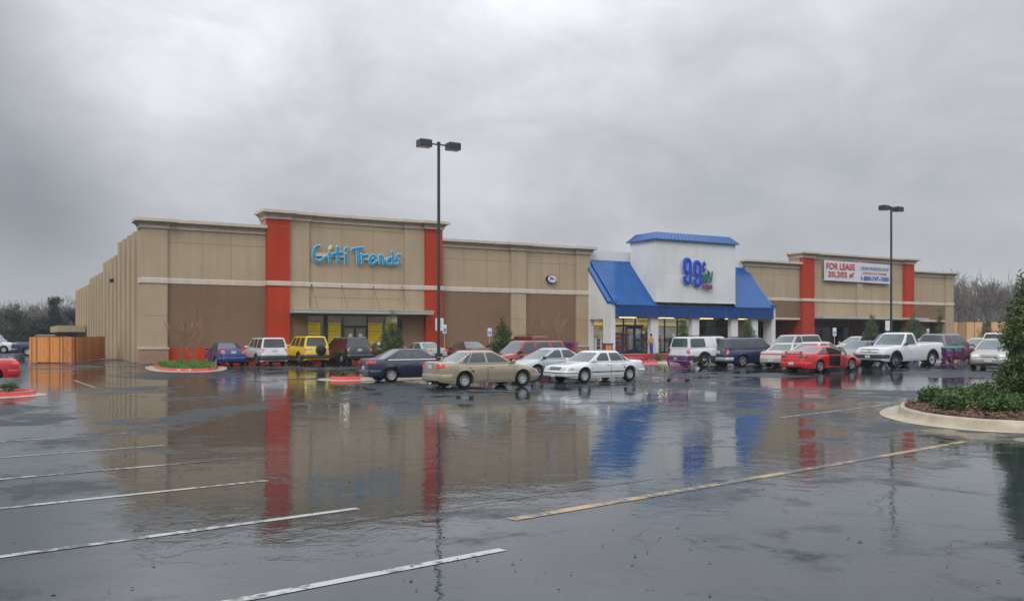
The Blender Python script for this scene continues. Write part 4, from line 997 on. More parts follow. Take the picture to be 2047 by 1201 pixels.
    rings.append(ring(Wr - .035, A - .04, B + .04, H - .028, P['cf'], P['cr']))
    rings.append(ring(Wr - .13, A - .14, B + .13, H - .010, P['cf'] * .8, P['cr'] * .8))
    rings.append(ring(Wr * .5, A - .35, B + .3, H, P['cf'] * .4, P['cr'] * .4))
    cb = MB(); q = len(rings[0]); vs = [Vector(p) for rg in rings for p in rg]
    fs = [(i * q + j, i * q + (j + 1) % q, (i + 1) * q + (j + 1) % q, (i + 1) * q + j) for i in range(len(rings) - 1) for j in range(q)]
    fs.append(tuple((len(rings) - 1) * q + j for j in range(q)))
    cb.add(vs, fs)
    cabin = cb.build('cabin', P['roofmat'] or pm, root, 32)
    cvh = BVHTree.FromPolygons(cb.v, cb.f)
    def put(nm, vf, mat, par=root, sm=40, label=None): return MB().add(*vf).build(nm, mat, par, sm, label)
    gm, tm = M[P['glass']], M[P['tint']]
    zb_, zt_ = belt + .045, (P['zwt'] or ztop - .035)
    # windscreen
    yb, yt = Wb - .07, Wr - .03
    put('windscreen', hitpatch(cvh, Pend([(-yb, zb_ - .03), (yb, zb_ - .03), (yt, zt_ + .0), (-yt, zt_ + .0)], 1), 12, 6, .006, .06), gm)
    if P['rearwin'] != 'none':
        rb = P['rearwin'] or (zb_ + .02, zt_)
        put('rear_window', hitpatch(cvh, Pend([(-yb + .05, rb[0]), (yb - .05, rb[0]), (yt - .03, rb[1]), (-yt + .03, rb[1])], -1), 12, 6, .006, .12), tm if P['tint'] != 'cg' else gm)
    wins = P['wins'] or [(P['xA'] - .30, P['xB'] - .12, -.10, -.10), (-.20, -.20, P['xD'] + .42, P['xC'] + .02)]
    for sg in (1, -1):
        for i, wv in enumerate(wins):
            a_, b_, c_, d_ = wv[:4]
            put('side_window', hitpatch(cvh, Pside([(c_, zb_), (a_, zb_), (b_, zt_ - .01), (d_, zt_ - .01)], sg), 6, 4, .005, .14), M['cgd'] if (len(wv) > 4 and wv[4]) or P['glass'] == 'cgd' else M['cgs'])
        if P['clad'] is None:
            pass
    # black sealing strip under the side windows and moulding
    ds = P['doors']
    if ds is None: ds = [(P['xA'] - .12, -.14), (-.16, max(rx + ra * .55, P['xD'] + .25))]
    for sg in (1, -1):
        if P['seam']:
            for i, (a_, b_) in enumerate(ds):
                if P['opendoor'] == (sg, i): continue
                lo = sill + .09; hi = belt - .035
                k = MB()
                k.m(1).add(*hitpatch(bvh, Pside([(b_ - .012, lo - .012), (a_ + .012, lo - .012), (a_ + .012, hi + .010), (b_ - .012, hi + .010)], sg), 6, 6, .0025, 0, .002))
                # the rear door is cut round the wheel arch
                lo2 = lo
                k.m(0).add(*hitpatch(bvh, Pside([(b_ + (.0), lo2), (a_, lo2), (a_, hi), (b_, hi)], sg), 6, 6, .006, .0, .002))
                d = k.build('door', [pm, M['seam']], root, 40)
                h = MB(); hx = b_ + .16; loc, nn, _, _ = bvh.ray_cast(Vector((hx, 3 * sg, belt - .13)), Vector((0, -sg, 0)))
                if loc: h.rbox((hx, loc.y + sg * .022, belt - .13), (.17, .03, .035), None, .01); h.build('door_handle', P.get('handle') or pm, d)
            if P['mould']:
                for a_, b_ in ((rx + ra + .03, fx - ra - .03),):
                    put('side_moulding', hitpatch(bvh, Pside([(a_, P['mould'][0]), (b_, P['mould'][0]), (b_, P['mould'][1]), (a_, P['mould'][1])], sg), 10, 1, .012), P['mould'][2])
        if P['mirrors']:
            mx = P['xA'] - .28; k = MB(); k.rbox((mx, sg * (hw + .06), belt + .07), (.10, .20, .14), None, .035); k.rbox((mx + .01, sg * (hw - .06), belt + .03), (.06, .12, .04), None, .01)
            k.build('wing_mirror', P.get('mirmat') or pm, root, 40)
    # cladding along sills and arches
    if P['clad']:
        zc = P['clad']
        for sg in (1, -1):
            put('cladding', hitpatch(bvh, Pside([(rx + ra, sill + .01), (fx - ra, sill + .01), (fx - ra, zc), (rx + ra, zc)], sg), 8, 2, .014), M['clad'])
            put('cladding', hitpatch(bvh, Pside([(-hl + .30, sill + .03), (rx - ra, sill + .03), (rx - ra, zc), (-hl + .30, zc)], sg), 5, 2, .014), M['clad'])
            for c in (fx, rx):
                k = MB(); vs = []
                for i in range(15):
                    a = pi * i / 14
                    for rr_ in (ra - .01, ra + .07):
                        x = c + rr_ * cos(a); z = r + rr_ * sin(a)
                        loc, nn, _, _ = bvh.ray_cast(Vector((c + (ra + .03 if rr_ < ra else rr_) * cos(a), 3 * sg, r + (ra + .03 if rr_ < ra else rr_) * sin(a))), Vector((0, -sg, 0)))
                        y = (loc.y if loc else sg * wy(x)) + sg * .022; vs.append((x, y, max(z, .1)))
                k.add(vs, [(2 * i, 2 * i + 1, 2 * i + 3, 2 * i + 2) for i in range(14)])
                vs2 = [(x, y - sg * .05, z) for x, y, z in vs]; k.add(vs2 + vs, [(30 + 2 * i + j, 30 + 2 * i + 2 + j, 2 * i + 2 + j, 2 * i + j) for i in range(14) for j in (0, 1)])
                k.build('arch_cladding', M['clad'], root, 40)
    # bumpers: rounded u-shaped mouldings
    bm_ = P['bump'] or dict(f=(.30, .54), r=(.30, .60), mat=None, d=.45, o=.022)
    for sg, key in ((1, 'f'), (-1, 'r')):
        z0, z1 = bm_[key]; z0 += P['lift']; z1 += P['lift']; o_ = bm_.get('o', .022); path = []
        lim = fx + ra + .01 if sg > 0 else -(rx - ra - .01)
        xsb = [max(hl - bm_.get('d', .45), lim)] + [hl - e for e in (.35, .25, .17, .10, .05, .02, 0) if hl - e > lim + .03]
        half = [(x, wy(x) + o_) for x in xsb] + [(hl + o_ + .035, wy(hl) * f_) for f_ in (.93, .7, .35)]
        path = half + [(hl + o_ + .05, 0)] + [(x, -y) for x, y in reversed(half)]
        k = MB(); n_ = len(path); vs = []
        for z, ins in ((z0, .05), (z0 + .03, .012), ((z0 + z1) / 2, 0), (z1 - .04, .006), (z1, .035), (z1 + .001, .16)):
            for x, y in path:
                f = 1 - ins / hw; vs.append((sg * (hl + (x - hl) if x < hl - .2 else x - ins), (y - ins if y > 0 else y + ins) if abs(y) > .2 else y, z))
        k.add(vs, [(j * n_ + i, j * n_ + i + 1, (j + 1) * n_ + i + 1, (j + 1) * n_ + i) for j in range(5) for i in range(n_ - 1)])
        bo = k.build('bumper', bm_.get('mat') or pm, root, 40)
        if bm_.get('strip'):
            k = MB(); zq = bm_['strip']; vs = []
            for z in (zq - .018, zq + .018):
                for x, y in path: vs.append((sg * (x + (.006 if abs(y) < .75 * hw else 0)), y * (1 + .006 / hw), z))
            k.add(vs, [(i, i + 1, n_ + i + 1, n_ + i) for i in range(n_ - 1)]); k.build('bumper_strip', M['black'], bo, 40)
    zpl = P.get('zplate', (.72, .40))
    c_L[0], c_L[1] = hl, wy(hl)
    # lamps
    def Pwrap(sx, sy, y0, tw, zf):
        # follows the plan outline from the end face round the corner
        pth = [Vector((hl, y0)), Vector((hl, wy(hl) - .03))] + [Vector((hl - e, wy(hl - e))) for e in (.0, .03, .07, .12, .18, .26, .34, .42) if e <= tw + .001]
        sgl = [0]
        for i in range(1, len(pth)): sgl.append(sgl[-1] + (pth[i] - pth[i - 1]).length)
        def f(u, v):
            s_ = u * sgl[-1]; i = max(k for k in range(len(pth) - 1) if sgl[k] <= s_ + 1e-9); t = (s_ - sgl[i]) / max(sgl[i + 1] - sgl[i], 1e-6); p = pth[i].lerp(pth[i + 1], t)
            n1 = (pth[i + 1] - pth[i]).normalized(); nn = Vector((-n1.y, n1.x)); nn = -nn if nn.x < 0 or (nn.x == 0 and nn.y < 0) else nn
            z = quad([(0, zf[0]), (1, zf[2]), (1, zf[3]), (0, zf[1])], u, v)[1]
            return Vector((sx * (p.x + nn.x * .6), sy * (p.y + nn.y * .6), z)), Vector((-sx * nn.x, -sy * nn.y, 0))
        return f
    hd = P['head']
    if hd:
        y0, y1, z0, z1 = hd if isinstance(hd, tuple) else (.42, hw - .05, .58, .72)
        for sg in (1, -1):
            ho = put('headlamp', hitpatch(bvh, Pwrap(1, sg, y0, .18, (z0, z1 - .02, z0 + .03, z1)), 10, 3, .012, .2), M['lamp'])
            if P.get('amber', True):
                put('indicator', hitpatch(bvh, Pside([(hl - .33, z0 + .04), (hl - .20, z0 + .03), (hl - .20, z1 - .03), (hl - .33, z1 - .03)], sg), 3, 2, .016, .2), M['amber'], ho)
    tl = P['tail'] or (.50, hw - .03, .72, .88)
    y0, y1, z0, z1 = tl[:4]; tmt = M[tl[4]] if len(tl) > 4 and tl[4] else M['tail']; tw_ = tl[5] if len(tl) > 5 else .22
    tall = (z1 - z0) > .19
    if tall: y0 = min(y0, wy(hl) - .10)
    for sg in (1, -1):
        to = put('tail_lamp', hitpatch(bvh, Pwrap(-1, sg, y0, min(tw_, .26), (z0, z1, z0 + (.0 if tall else .03), z1 - (.0 if tall else .01))), 10, 3, .013, .12), tmt)
        if P.get('revlamp', True): put('reversing_lamp', hitpatch(bvh, Pend([(sg * (y0 + .03), z0 + .03), (sg * (y0 + .09), z0 + .03), (sg * (y0 + .09), z0 + (z1 - z0) * .45), (sg * (y0 + .03), z0 + (z1 - z0) * .45)], -1), 2, 2, .019, .2), M['lamp'], to)
    if P.get('tailbar'): put('tail_bar', hitpatch(bvh, Pend([(-tl[0], P['tailbar'][0]), (tl[0], P['tailbar'][0]), (tl[0], P['tailbar'][1]), (-tl[0], P['tailbar'][1])], -1), 8, 1, .008), M['tail'])
    g = P['grille'] or (.36, .58, .69)
    gk = MB(); gk.m(0).add(*hitpatch(bvh, Pend([(-g[0], g[1]), (g[0], g[1]), (g[0] + .02, g[2]), (-g[0] - .02, g[2])], 1), 8, 3, .008, .1))
    if len(g) > 3:
        nb = g[3]
        for i in range(nb): z = lerp(g[1], g[2], (i + .5) / nb); gk.m(1).add(*hitpatch(bvh, Pend([(-g[0], z - .008), (g[0], z - .008), (g[0], z + .008), (-g[0], z + .008)], 1), 8, 1, .016))
    gk.build('grille', [M['black'], M['chrome'] if not P.get('gbar') else P['gbar']], root, 40)
    # number plates
    def plate(sg, z):
        loc, nn, _, _ = bvh.ray_cast(Vector((6 * sg, P.get('platey', 0), z)), Vector((-sg, 0, 0)))
        x = (loc.x if loc else sg * hl)
        if bm_['f' if sg > 0 else 'r'][0] - .05 + P['lift'] < z < bm_['f' if sg > 0 else 'r'][1] + .06 + P['lift']: x = sg * (hl + bm_.get('o', .022) + .055)
        k = MB(); k.rbox((x + sg * .014, P.get('platey', 0), z), (.014, .31, .155), None, .004); k.build('number_plate', M['plate'], root)
    if P['plate'] in ('both', 'rear'): plate(-1, zpl[0])
    if P['plate'] == 'both': plate(1, zpl[1])
    # wheels
    for sx, cx in ((1, fx), (-1, rx)):
        for sg in (1, -1):
            o = bpy.data.objects.new('wheel', tyre_data(r, P['wheelw'])); COL.objects.link(o); o.parent = root
            o.location = (cx, sg * (hw - P['wheelw'] / 2 - .02), r); 
            if sg < 0: o.rotation_euler = (0, 0, pi)
            o2 = bpy.data.objects.new('rim', rim_data(P['rim'], r)); COL.objects.link(o2); o2.parent = o; o2.location = (0, P['wheelw'] / 2 - .085, 0)
    # underbody
    u = MB(); u.box(-hl + .25, hl - .25, -hw + .30, hw - .30, sill + .0, belt - .25); u.box(rx + ra + .05, fx - ra - .05, -hw + .12, hw - .12, sill - .02, sill + .10)
    u.build('underbody', M['under'], root)
    # details
    if P['rack']:
        for sg in (1, -1):
            k = MB(); k.tube([(A - .25, sg * (Wr - .12), H + .0), (A - .32, sg * (Wr - .12), H + .05), (B + .30, sg * (Wr - .12), H + .05), (B + .22, sg * (Wr - .12), H)], .016, 6); k.build('roof_rail', M['black'], root, 40)
        for f in (.25, .8):
            k = MB(); x = lerp(A - .3, B + .3, f); k.tube([(x, -Wr + .12, H + .055), (x, Wr - .12, H + .055)], .013, 6); k.build('roof_bar', M['black'], root, 40)
    if P['spare']:
        k = MB(); k.lathe([(.001, -.10), (.26, -.10), (.33, -.06), (.345, 0), (.345, .10)], 26, 'x'); vv = [(-hl - .075 + v[1], .30 - .62 + v[0] * 1, .98 + v[2]) for v in k.v]
        k2 = MB(); k2.add([(-hl - .10 + (v[1]), -.24 + v[0], .93 + v[2]) for v in k.v], k.f); k2.build('spare_wheel_cover', M['black'], root, 40)
    k = MB()
    for s_ in (-.25, .3): k.tube([(P['xA'] - .06, s_ - .02, belt + .03), (P['xA'] - .24, s_ + .45, belt + .12)], .010, 5)
    k.build('wiper', M['black'], root) if False else None
    # exhaust
    MB().tube([(-hl - .01, hw - .45, sill + .02), (-hl + .25, hw - .45, sill + .02)], .028, 8).build('exhaust', M['post'], root)
    root['_w'] = 0; del root['_w']
    return root, P, dict(fx=fx, rx=rx, hw=hw, bvh=bvh, cvh=cvh, hl=hl, belt=belt, sill=sill)
def park(root, g, contact, wheel, yaw, sc=1.0, group='parked cars'):
    # put the outer contact point of one wheel on a point of the ground; tilt with the ground
    lx = g['fx'] if wheel[0] == 'F' else g['rx']; ly = g['hw'] * (1 if wheel[1] == 'L' else -1)
    a = radians(yaw); dx, dy = lx * sc, ly * sc
    x = contact[0] - (cos(a) * dx - sin(a) * dy); y = contact[1] - (sin(a) * dx + cos(a) * dy)
    n = Gn(x, y); X = Vector((cos(a), sin(a), 0)); X = (X - n * X.dot(n)).normalized(); Y = n.cross(X)
    root.rotation_euler = Matrix((X, Y, n)).transposed().to_euler()
    # mean height of the four wheels
    zz = 0
    for qx in (g['fx'], g['rx']):
        for qy in (1, -1): px_ = x + (cos(a) * qx - sin(a) * qy * .75) * sc; py_ = y + (sin(a) * qx + cos(a) * qy * .75) * sc; zz += G(px_, py_) / 4
    root.location = (x, y, zz + .002); root.scale = (sc, sc, sc)
    root['group'] = group
def at_center(root, g, x, y, yaw, sc=1.0, group='parked cars'):
    a = radians(yaw); ly = g['hw']; cx = x + (cos(a) * g['rx'] - sin(a) * ly) * sc; cy = y + (sin(a) * g['rx'] + cos(a) * ly) * sc
    park(root, g, (cx, cy), 'RL', yaw, sc, group)

blk = M['black']
def sedan_top(hl, belt, xA, xD, hood=.92, nose=.70, deck=1.0, tail=.90):
    return [(-hl, .60), (-hl + .02, tail - .10), (-hl + .10, tail), (-hl + .35, deck - .01), (xD + .0, deck), (xD + .3, belt + .03), (xA - .1, belt), (xA + .1, hood), (lerp(xA, hl, .55), lerp(hood, nose, .45)), (hl - .25, nose), (hl - .07, nose - .07), (hl, nose - .22)]

# --- gold sedan
r_, P_, g_ = car('gold_sedan', 'gold beige sedan with silver wheel covers parked between the navy and the white sedan', getpaint('gold_paint', (0.34, 0.29, 0.20), .25), L=4.62, W=1.78, H=1.48, wb=2.72, fo=.90,
    belt=.96, top=sedan_top(2.4, .96, 1.15, -1.72, .93, .72, 1.06, 1.03), xA=1.20, xB=.30, xC=-.95, xD=-1.85, rim='multi', tail=(.44, .86, .80, .97, None, .20), mould=(.55, .60, getpaint('gold_paint', (0, 0, 0))),
    wins=[(.80, .12, -.22, -.22), (-.30, -.30, -1.12, -.82), (-1.16, -.86, -1.40, -1.0)], zplate=(.86, .42), doors=[(.95, -.25), (-.28, -1.22)], head=(.40, .86, .60, .74))
park(r_, g_, (-1.81, 35.09), 'RR', 34)
# --- navy sedan
r_, P_, g_ = car('navy_sedan', 'dark navy sedan with a chrome strip under its windows by the pole', getpaint('navy_paint', (0.007, 0.013, 0.042), .2), L=4.66, W=1.78, H=1.50, wb=2.77, fo=.92,
    belt=.99, top=sedan_top(2.42, .99, 1.15, -1.8, .96, .74, 1.08, 1.06), xA=1.20, xB=.25, xC=-1.0, xD=-1.92, rim='cap', tail=(.42, .88, .84, .98, None, .34),
    wins=[(.78, .10, -.28, -.28), (-.36, -.36, -1.22, -.90)], zplate=(.66, .42), doors=[(.95, -.30), (-.33, -1.25)], mould=(.50, .54, getpaint('navy_paint', (0, 0, 0))))
for sg in (1, -1):
    MB().add(*hitpatch(g_['cvh'], Pside([(-1.50, 1.005), (.95, 1.005), (.95, 1.03), (-1.50, 1.03)], sg), 14, 1, .012)).build('chrome_strip', M['chrome'], r_, 40)
park(r_, g_, (-5.2, 39.3), 'RR', 29, .97)
# --- silver hatch-sedan facing left
r_, P_, g_ = car('silver_sedan', 'silver sedan with a black mirror, half hidden between the gold and the white sedan', getpaint('silver_paint', (0.42, 0.47, 0.52), .3), L=4.45, W=1.70, H=1.43, wb=2.61, fo=.86,
    belt=.92, top=sedan_top(2.22, .92, 1.15, -1.65, .90, .66, 1.0, .97), xA=1.28, xB=.30, xC=-.80, xD=-1.70, rim='five', head=(.36, .82, .56, .72), mirmat=blk,
    wins=[(.86, .12, -.15, -.15), (-.25, -.25, -1.15, -.75)], doors=[(1.0, -.18), (-.21, -1.12)])
park(r_, g_, (1.19, 42.04), 'FL', 216)
# --- white older sedan facing left
r_, P_, g_ = car('white_sedan', 'white boxy older sedan with black side strips in front of the blue roofed store', getpaint('white_paint', (0.66, 0.68, 0.69)), L=4.62, W=1.75, H=1.38, wb=2.67, fo=.95,
    belt=.90, top=[(-2.31, .55), (-2.29, .86), (-2.22, .93), (-1.75, .95), (-1.2, .92), (1.0, .90), (1.2, .87), (2.0, .78), (2.23, .74), (2.29, .66), (2.31, .50)], xA=1.12, xB=.42, xC=-.85, xD=-1.52, rim='old', tum=.20, endk=.12,
    head=(.40, .84, .58, .70), grille=(.36, .58, .70, 1), bump=dict(f=(.30, .52), r=(.32, .56), mat=None, d=.5, o=.05, strip=.46), mould=(.46, .50, blk),
    wins=[(.74, .26, -.10, -.10), (-.20, -.20, -.98, -.72), (-1.02, -.76, -1.20, -.86)], doors=[(.95, -.14), (-.17, -1.05)], zplate=(.62, .36), cf=.10, cr=.08, mirmat=None)
park(r_, g_, (3.12, 38.69), 'FL', 217)
# --- white two-tone off-roader
r_, P_, g_ = car('white_suv', 'white and dark grey off-road car with big chrome wheels behind the nearest purple cart', getpaint('white_paint', ()), L=4.55, W=1.80, H=1.74, wb=2.60, fo=.80, r=.40, lift=.06,
    belt=1.10, top=[(-2.27, .62), (-2.26, 1.06), (-2.2, 1.12), (1.0, 1.12), (1.2, 1.10), (2.0, 1.02), (2.22, .95), (2.27, .75)], xA=1.12, xB=.62, xC=-2.12, xD=-2.24, rim='big', tum=.17, endk=.08, glass='cg', clad=.66,
    tail=(.68, .88, .80, 1.02, None, .12), wins=[(.72, .42, -.10, -.10), (-.95, -.95, -2.08, -1.98)], doors=[(.88, -.28)], bump=dict(f=(.36, .62), r=(.38, .64), mat=M['clad'], d=.4, o=.05), zplate=(.52, .5), cf=.08, cr=.04, rack=True, platey=.1, wheelw=.24)
park(r_, g_, (11.33, 53.35), 'RR', 30, 1.05)
# --- navy off-roader
r_, P_, g_ = car('navy_suv', 'dark blue off-road car with a silver bumper beside the white off-road car', getpaint('blue_suv_paint', (0.006, 0.018, 0.075), .2), L=4.75, W=1.80, H=1.72, wb=2.80, fo=.85, r=.37,
    belt=1.06, top=[(-2.37, .6), (-2.36, 1.02), (-2.3, 1.08), (1.1, 1.08), (1.3, 1.05), (2.1, .95), (2.32, .88), (2.37, .7)], xA=1.22, xB=.62, xC=-2.02, xD=-2.32, rim='five', tum=.19, endk=.10, tint='cgd',
    tail=(.70, .88, .78, 1.02, None, .14), wins=[(.82, .46, -.05, -.05, 1), (-.18, -.18, -1.02, -1.02, 1), (-1.16, -1.16, -2.02, -1.82, 1)], doors=[(.98, -.10), (-.13, -1.08)], bump=dict(f=(.34, .58), r=(.38, .60), mat=M['cap'], d=.36, o=.06), zplate=(.90, .5), cf=.08, cr=.06, rack=True, wheelw=.22)
park(r_, g_, (13.6, 53.4), 'RR', 29, 1.0)
# --- beige sedan with full-width tail lamps
r_, P_, g_ = car('beige_sedan', 'pale beige older sedan with a wide row of tail lamps left of the red coupe', getpaint('beige_paint', (0.47, 0.43, 0.38), .2), L=4.77, W=1.77, H=1.42, wb=2.62, fo=.95,
    belt=.93, top=sedan_top(2.38, .93, 1.15, -1.7, .90, .70, 1.0, .96), xA=1.15, xB=.35, xC=-.90, xD=-1.70, rim='old', tail=(.40, .85, .76, .86, None, .14), tailbar=(.77, .85), bump=dict(f=(.30, .54), r=(.32, .68), mat=None, d=.45, o=.03), zplate=(.46, .42))
at_center(r_, g_, 16.3, 53.2, 48)
# --- red coupe, right door open
pr_ = getpaint('bright_red_paint', (0.55, 0.004, 0.006))
r_, P_, g_ = car('red_coupe', 'bright red coupe with its right door standing open', pr_, L=4.70, W=1.78, H=1.36, wb=2.65, fo=.92, r=.33,
    belt=.92, top=sedan_top(2.35, .92, 1.1, -1.65, .88, .66, 1.04, 1.0), xA=1.18, xB=.20, xC=-.72, xD=-1.72, rim='five', tail=(.42, .86, .76, .92, 'taild', .30), revlamp=False, mirrors=False,
    wins=[(.84, .06, -.42, -.42), (-.52, -.52, -1.22, -.82)], doors=[(.98, -.50)], opendoor=(-1, 0), zplate=(.50, .42), grille=(.30, .50, .62), tum=.24)
# black patches stand for the shaded cabin where the door was; the open door itself
MB().add(*hitpatch(g_['bvh'], Pside([(-.50, .32), (.95, .32), (.95, .90), (-.50, .90)], -1), 8, 6, .008, .25)).build('dark_opening_patch', M['under'], r_, 40)
MB().add(*hitpatch(g_['cvh'], Pside([(-.52, .93), (.86, .93), (.10, 1.24), (-.45, 1.26)], -1), 8, 5, .012, .25)).build('dark_opening_patch', M['under'], r_, 40)
k = MB(); k.m(0).rbox((-.70, 0, .62), (1.40, .07, .56), None, .03); k.m(1).rbox((-.70, .045, .62), (1.30, .05, .50), None, .02); k.m(1).rbox((-.60, .08, .66), (.6, .05, .08), None, .02)
dr = k.build('open_door', [pr_, M['under']], r_, 40, label='open right door'); dr.location = (.98, -.86, 0); dr.rotation_euler = (0, 0, radians(24))
k = MB(); k.tube([(-1.38, 0, .90), (-1.30, .08, 1.28), (-.75, .10, 1.28), (0, 0, .90)], .025, 6); k.build('window_frame', M['black'], dr)
MB().add([(-1.34, .01, .90), (-1.27, .08, 1.26), (-.76, .10, 1.26), (-.06, .01, .90)], [(0, 1, 2, 3)]).add([(-1.34, .0, .90), (-1.27, .07, 1.26), (-.76, .09, 1.26), (-.06, .0, .90)], [(3, 2, 1, 0)]).build('window_pane', M['cgd'], dr)
k = MB(); k.rbox((-2.26, 0, 1.10), (.16, 1.25, .03), None, .012); k.rbox((-2.24, .45, 1.06), (.10, .06, .08), None, .01); k.rbox((-2.24, -.45, 1.06), (.10, .06, .08), None, .01); k.build('spoiler', pr_, r_, 40)
park(r_, g_, (15.73, 46.24), 'RR', 35)
# --- white pickup facing left
pw_ = getpaint('white_paint', ())
r_, P_, g_ = car('white_pickup', 'big white pickup truck with wide black wheels facing left', pw_, cat='pickup truck', L=5.65, W=1.98, H=1.94, wb=3.38, fo=.98, r=.43, lift=.16,
    belt=1.24, top=[(-2.82, .8), (-2.81, 1.30), (-2.78, 1.34), (-.34, 1.34), (-.30, 1.26), (1.1, 1.26), (1.3, 1.26), (2.35, 1.17), (2.68, 1.12), (2.78, 1.0), (2.82, .86)], xA=1.28, xB=.62, xC=-.10, xD=-.26, rim='steel', tum=.20, endk=.09,
    wins=[(.88, .48, -.05, .02)], doors=[(1.02, -.14)], bed=(-2.72, -.40), arch=.10, bump=dict(f=(.42, .62), r=(.44, .62), mat=M['clad'], d=.35, o=.08), head=(.56, .95, .84, 1.08), grille=(.54, .86, 1.06, 1), tail=(.80, .96, .98, 1.26, None, .08), cf=.10, cr=.02,
    amber=False, zplate=(.60, .66), wheelw=.30, mirmat=blk)
MB().add(*hitpatch(g_['bvh'], Pend([(-.55, .94), (.55, .94), (.55, 1.0), (-.55, 1.0)], 1), 8, 1, .02)).build('grille_bar', M['chrome'], r_, 40)
MB().add(*hitpatch(g_['bvh'], Pend([(-.07, .95), (.07, .95), (.07, .99), (-.07, .99)], 1), 2, 1, .03)).build('grille_badge', M['yel'], r_, 40)
for c in (g_['fx'], g_['rx']):
    for sg in (1, -1):
        k = MB(); vs = []; ra = .43 + .10
        for i in range(15):
            a = pi * i / 14
            for rr_ in (ra - .03, ra + .05): vs.append((c + rr_ * cos(a), sg * (1.02 + (.02 if rr_ < ra else .0)), .43 + rr_ * sin(a)))
        k.add(vs, [(2 * i, 2 * i + 1, 2 * i + 3, 2 * i + 2) for i in range(14)]); k.add([(x, y - sg * .12, z) for x, y, z in vs] + vs, [(30 + 2 * i, 30 + 2 * i + 2, 2 * i + 2, 2 * i) for i in range(14)])
        k.build('arch_flare', M['black'], r_, 40)
park(r_, g_, (20.91, 49.39), 'FL', 213, 1.0)
# --- tan sedan right, facing the viewer
r_, P_, g_ = car('tan_sedan', 'greyish tan sedan facing the viewer at the right edge behind the bush', getpaint('tan_paint', (0.33, 0.31, 0.27), .25), L=4.5, W=1.72, H=1.42, wb=2.6, fo=.88, r=.31,
    belt=.92, top=sedan_top(2.25, .92, 1.1, -1.6, .90, .70, 1.0, .96), xA=1.12, xB=.25, xC=-.85, xD=-1.6, head=(.42, .82, .60, .72), grille=(.30, .58, .68, 1), bump=dict(f=(.30, .56), r=(.32, .6), mat=None, d=.45, o=.03), zplate=(.6, .46), amber=False)
MB().add([(2.31, -.6, .20), (2.31, .6, .20), (2.31, .6, .30), (2.31, -.6, .30), (2.25, -.6, .20), (2.25, .6, .20), (2.25, .6, .30), (2.25, -.6, .30)], [(0, 1, 2, 3), (7, 6, 5, 4), (0, 3, 7, 4), (1, 5, 6, 2), (3, 2, 6, 7), (0, 4, 5, 1)]).build('air_intake', M['black'], r_)
park(r_, g_, (24.0, 47.5), 'FR', 234, 1.13)
# --- row against the tan store, noses to the wall
r_, P_, g_ = car('blue_sedan', 'bright blue sedan parked nose to the wall beside the grass island', getpaint('bright_blue_paint', (0.002, 0.024, 0.18), .2), L=4.40, W=1.72, H=1.46, wb=2.55, fo=.85, r=.30,
    belt=.95, top=sedan_top(2.2, .95, 1.1, -1.6, .92, .72, 1.08, 1.05), xA=1.12, xB=.25, xC=-.85, xD=-1.65, rim='cap', tail=(.52, .85, .80, 1.0, None, .24), zplate=(.88, .42), tint='cgd', glass='cgd')
park(r_, g_, (-18.3, 56.05), 'RL', 121)
r_, P_, g_ = car('white_compact_suv', 'white compact off-road car with a dark rear window beside the yellow one', pw_, L=4.42, W=1.80, H=1.77, wb=2.62, fo=.85, r=.34,
    belt=1.08, top=[(-2.21, .62), (-2.20, 1.06), (-2.15, 1.11), (1.0, 1.10), (1.2, 1.06), (2.0, .96), (2.17, .90), (2.21, .7)], xA=1.15, xB=.50, xC=-2.00, xD=-2.16, rim='five', tum=.17, endk=.08, tint='cgd', glass='cgd', clad=.50,
    tail=(.74, .89, .84, 1.12, None, .10), wins=[(.78, .36, -.10, -.10), (-.20, -.20, -1.0, -1.0), (-1.12, -1.12, -2.0, -1.88)], doors=[(.92, -.14), (-.17, -1.08)], bump=dict(f=(.34, .62), r=(.36, .66), mat=M['clad'], d=.42, o=.05), zplate=(.93, .5), cf=.08, cr=.04, rack=True)
park(r_, g_, (-16.0, 56.78), 'RL', 121)
r_, P_, g_ = car('yellow_suv', 'yellow off-road car with a black spare wheel cover on its back', getpaint('yellow_paint', (0.84, 0.60, 0.004)), L=4.55, W=1.79, H=1.84, wb=2.65, fo=.85, r=.37,
    belt=1.12, top=[(-2.27, .66), (-2.26, 1.10), (-2.2, 1.15), (1.0, 1.14), (1.2, 1.10), (2.0, 1.02), (2.22, .95), (2.27, .75)], xA=1.10, xB=.52, xC=-2.05, xD=-2.22, rim='five', tum=.19, endk=.08, tint='cgd', glass='cgd', clad=.54,
    tail=(.74, .88, .78, 1.04, None, .10), wins=[(.74, .38, -.10, -.10), (-.20, -.20, -.95, -.95), (-1.10, -1.10, -2.0, -1.88)], doors=[(.90, -.14), (-.17, -1.05)], bump=dict(f=(.36, .62), r=(.38, .64), mat=M['clad'], d=.42, o=.06), zplate=(.98, .5), platey=.45, cf=.08, cr=.05, rack=True, spare=True)
park(r_, g_, (-13.94, 59.3), 'RL', 121)
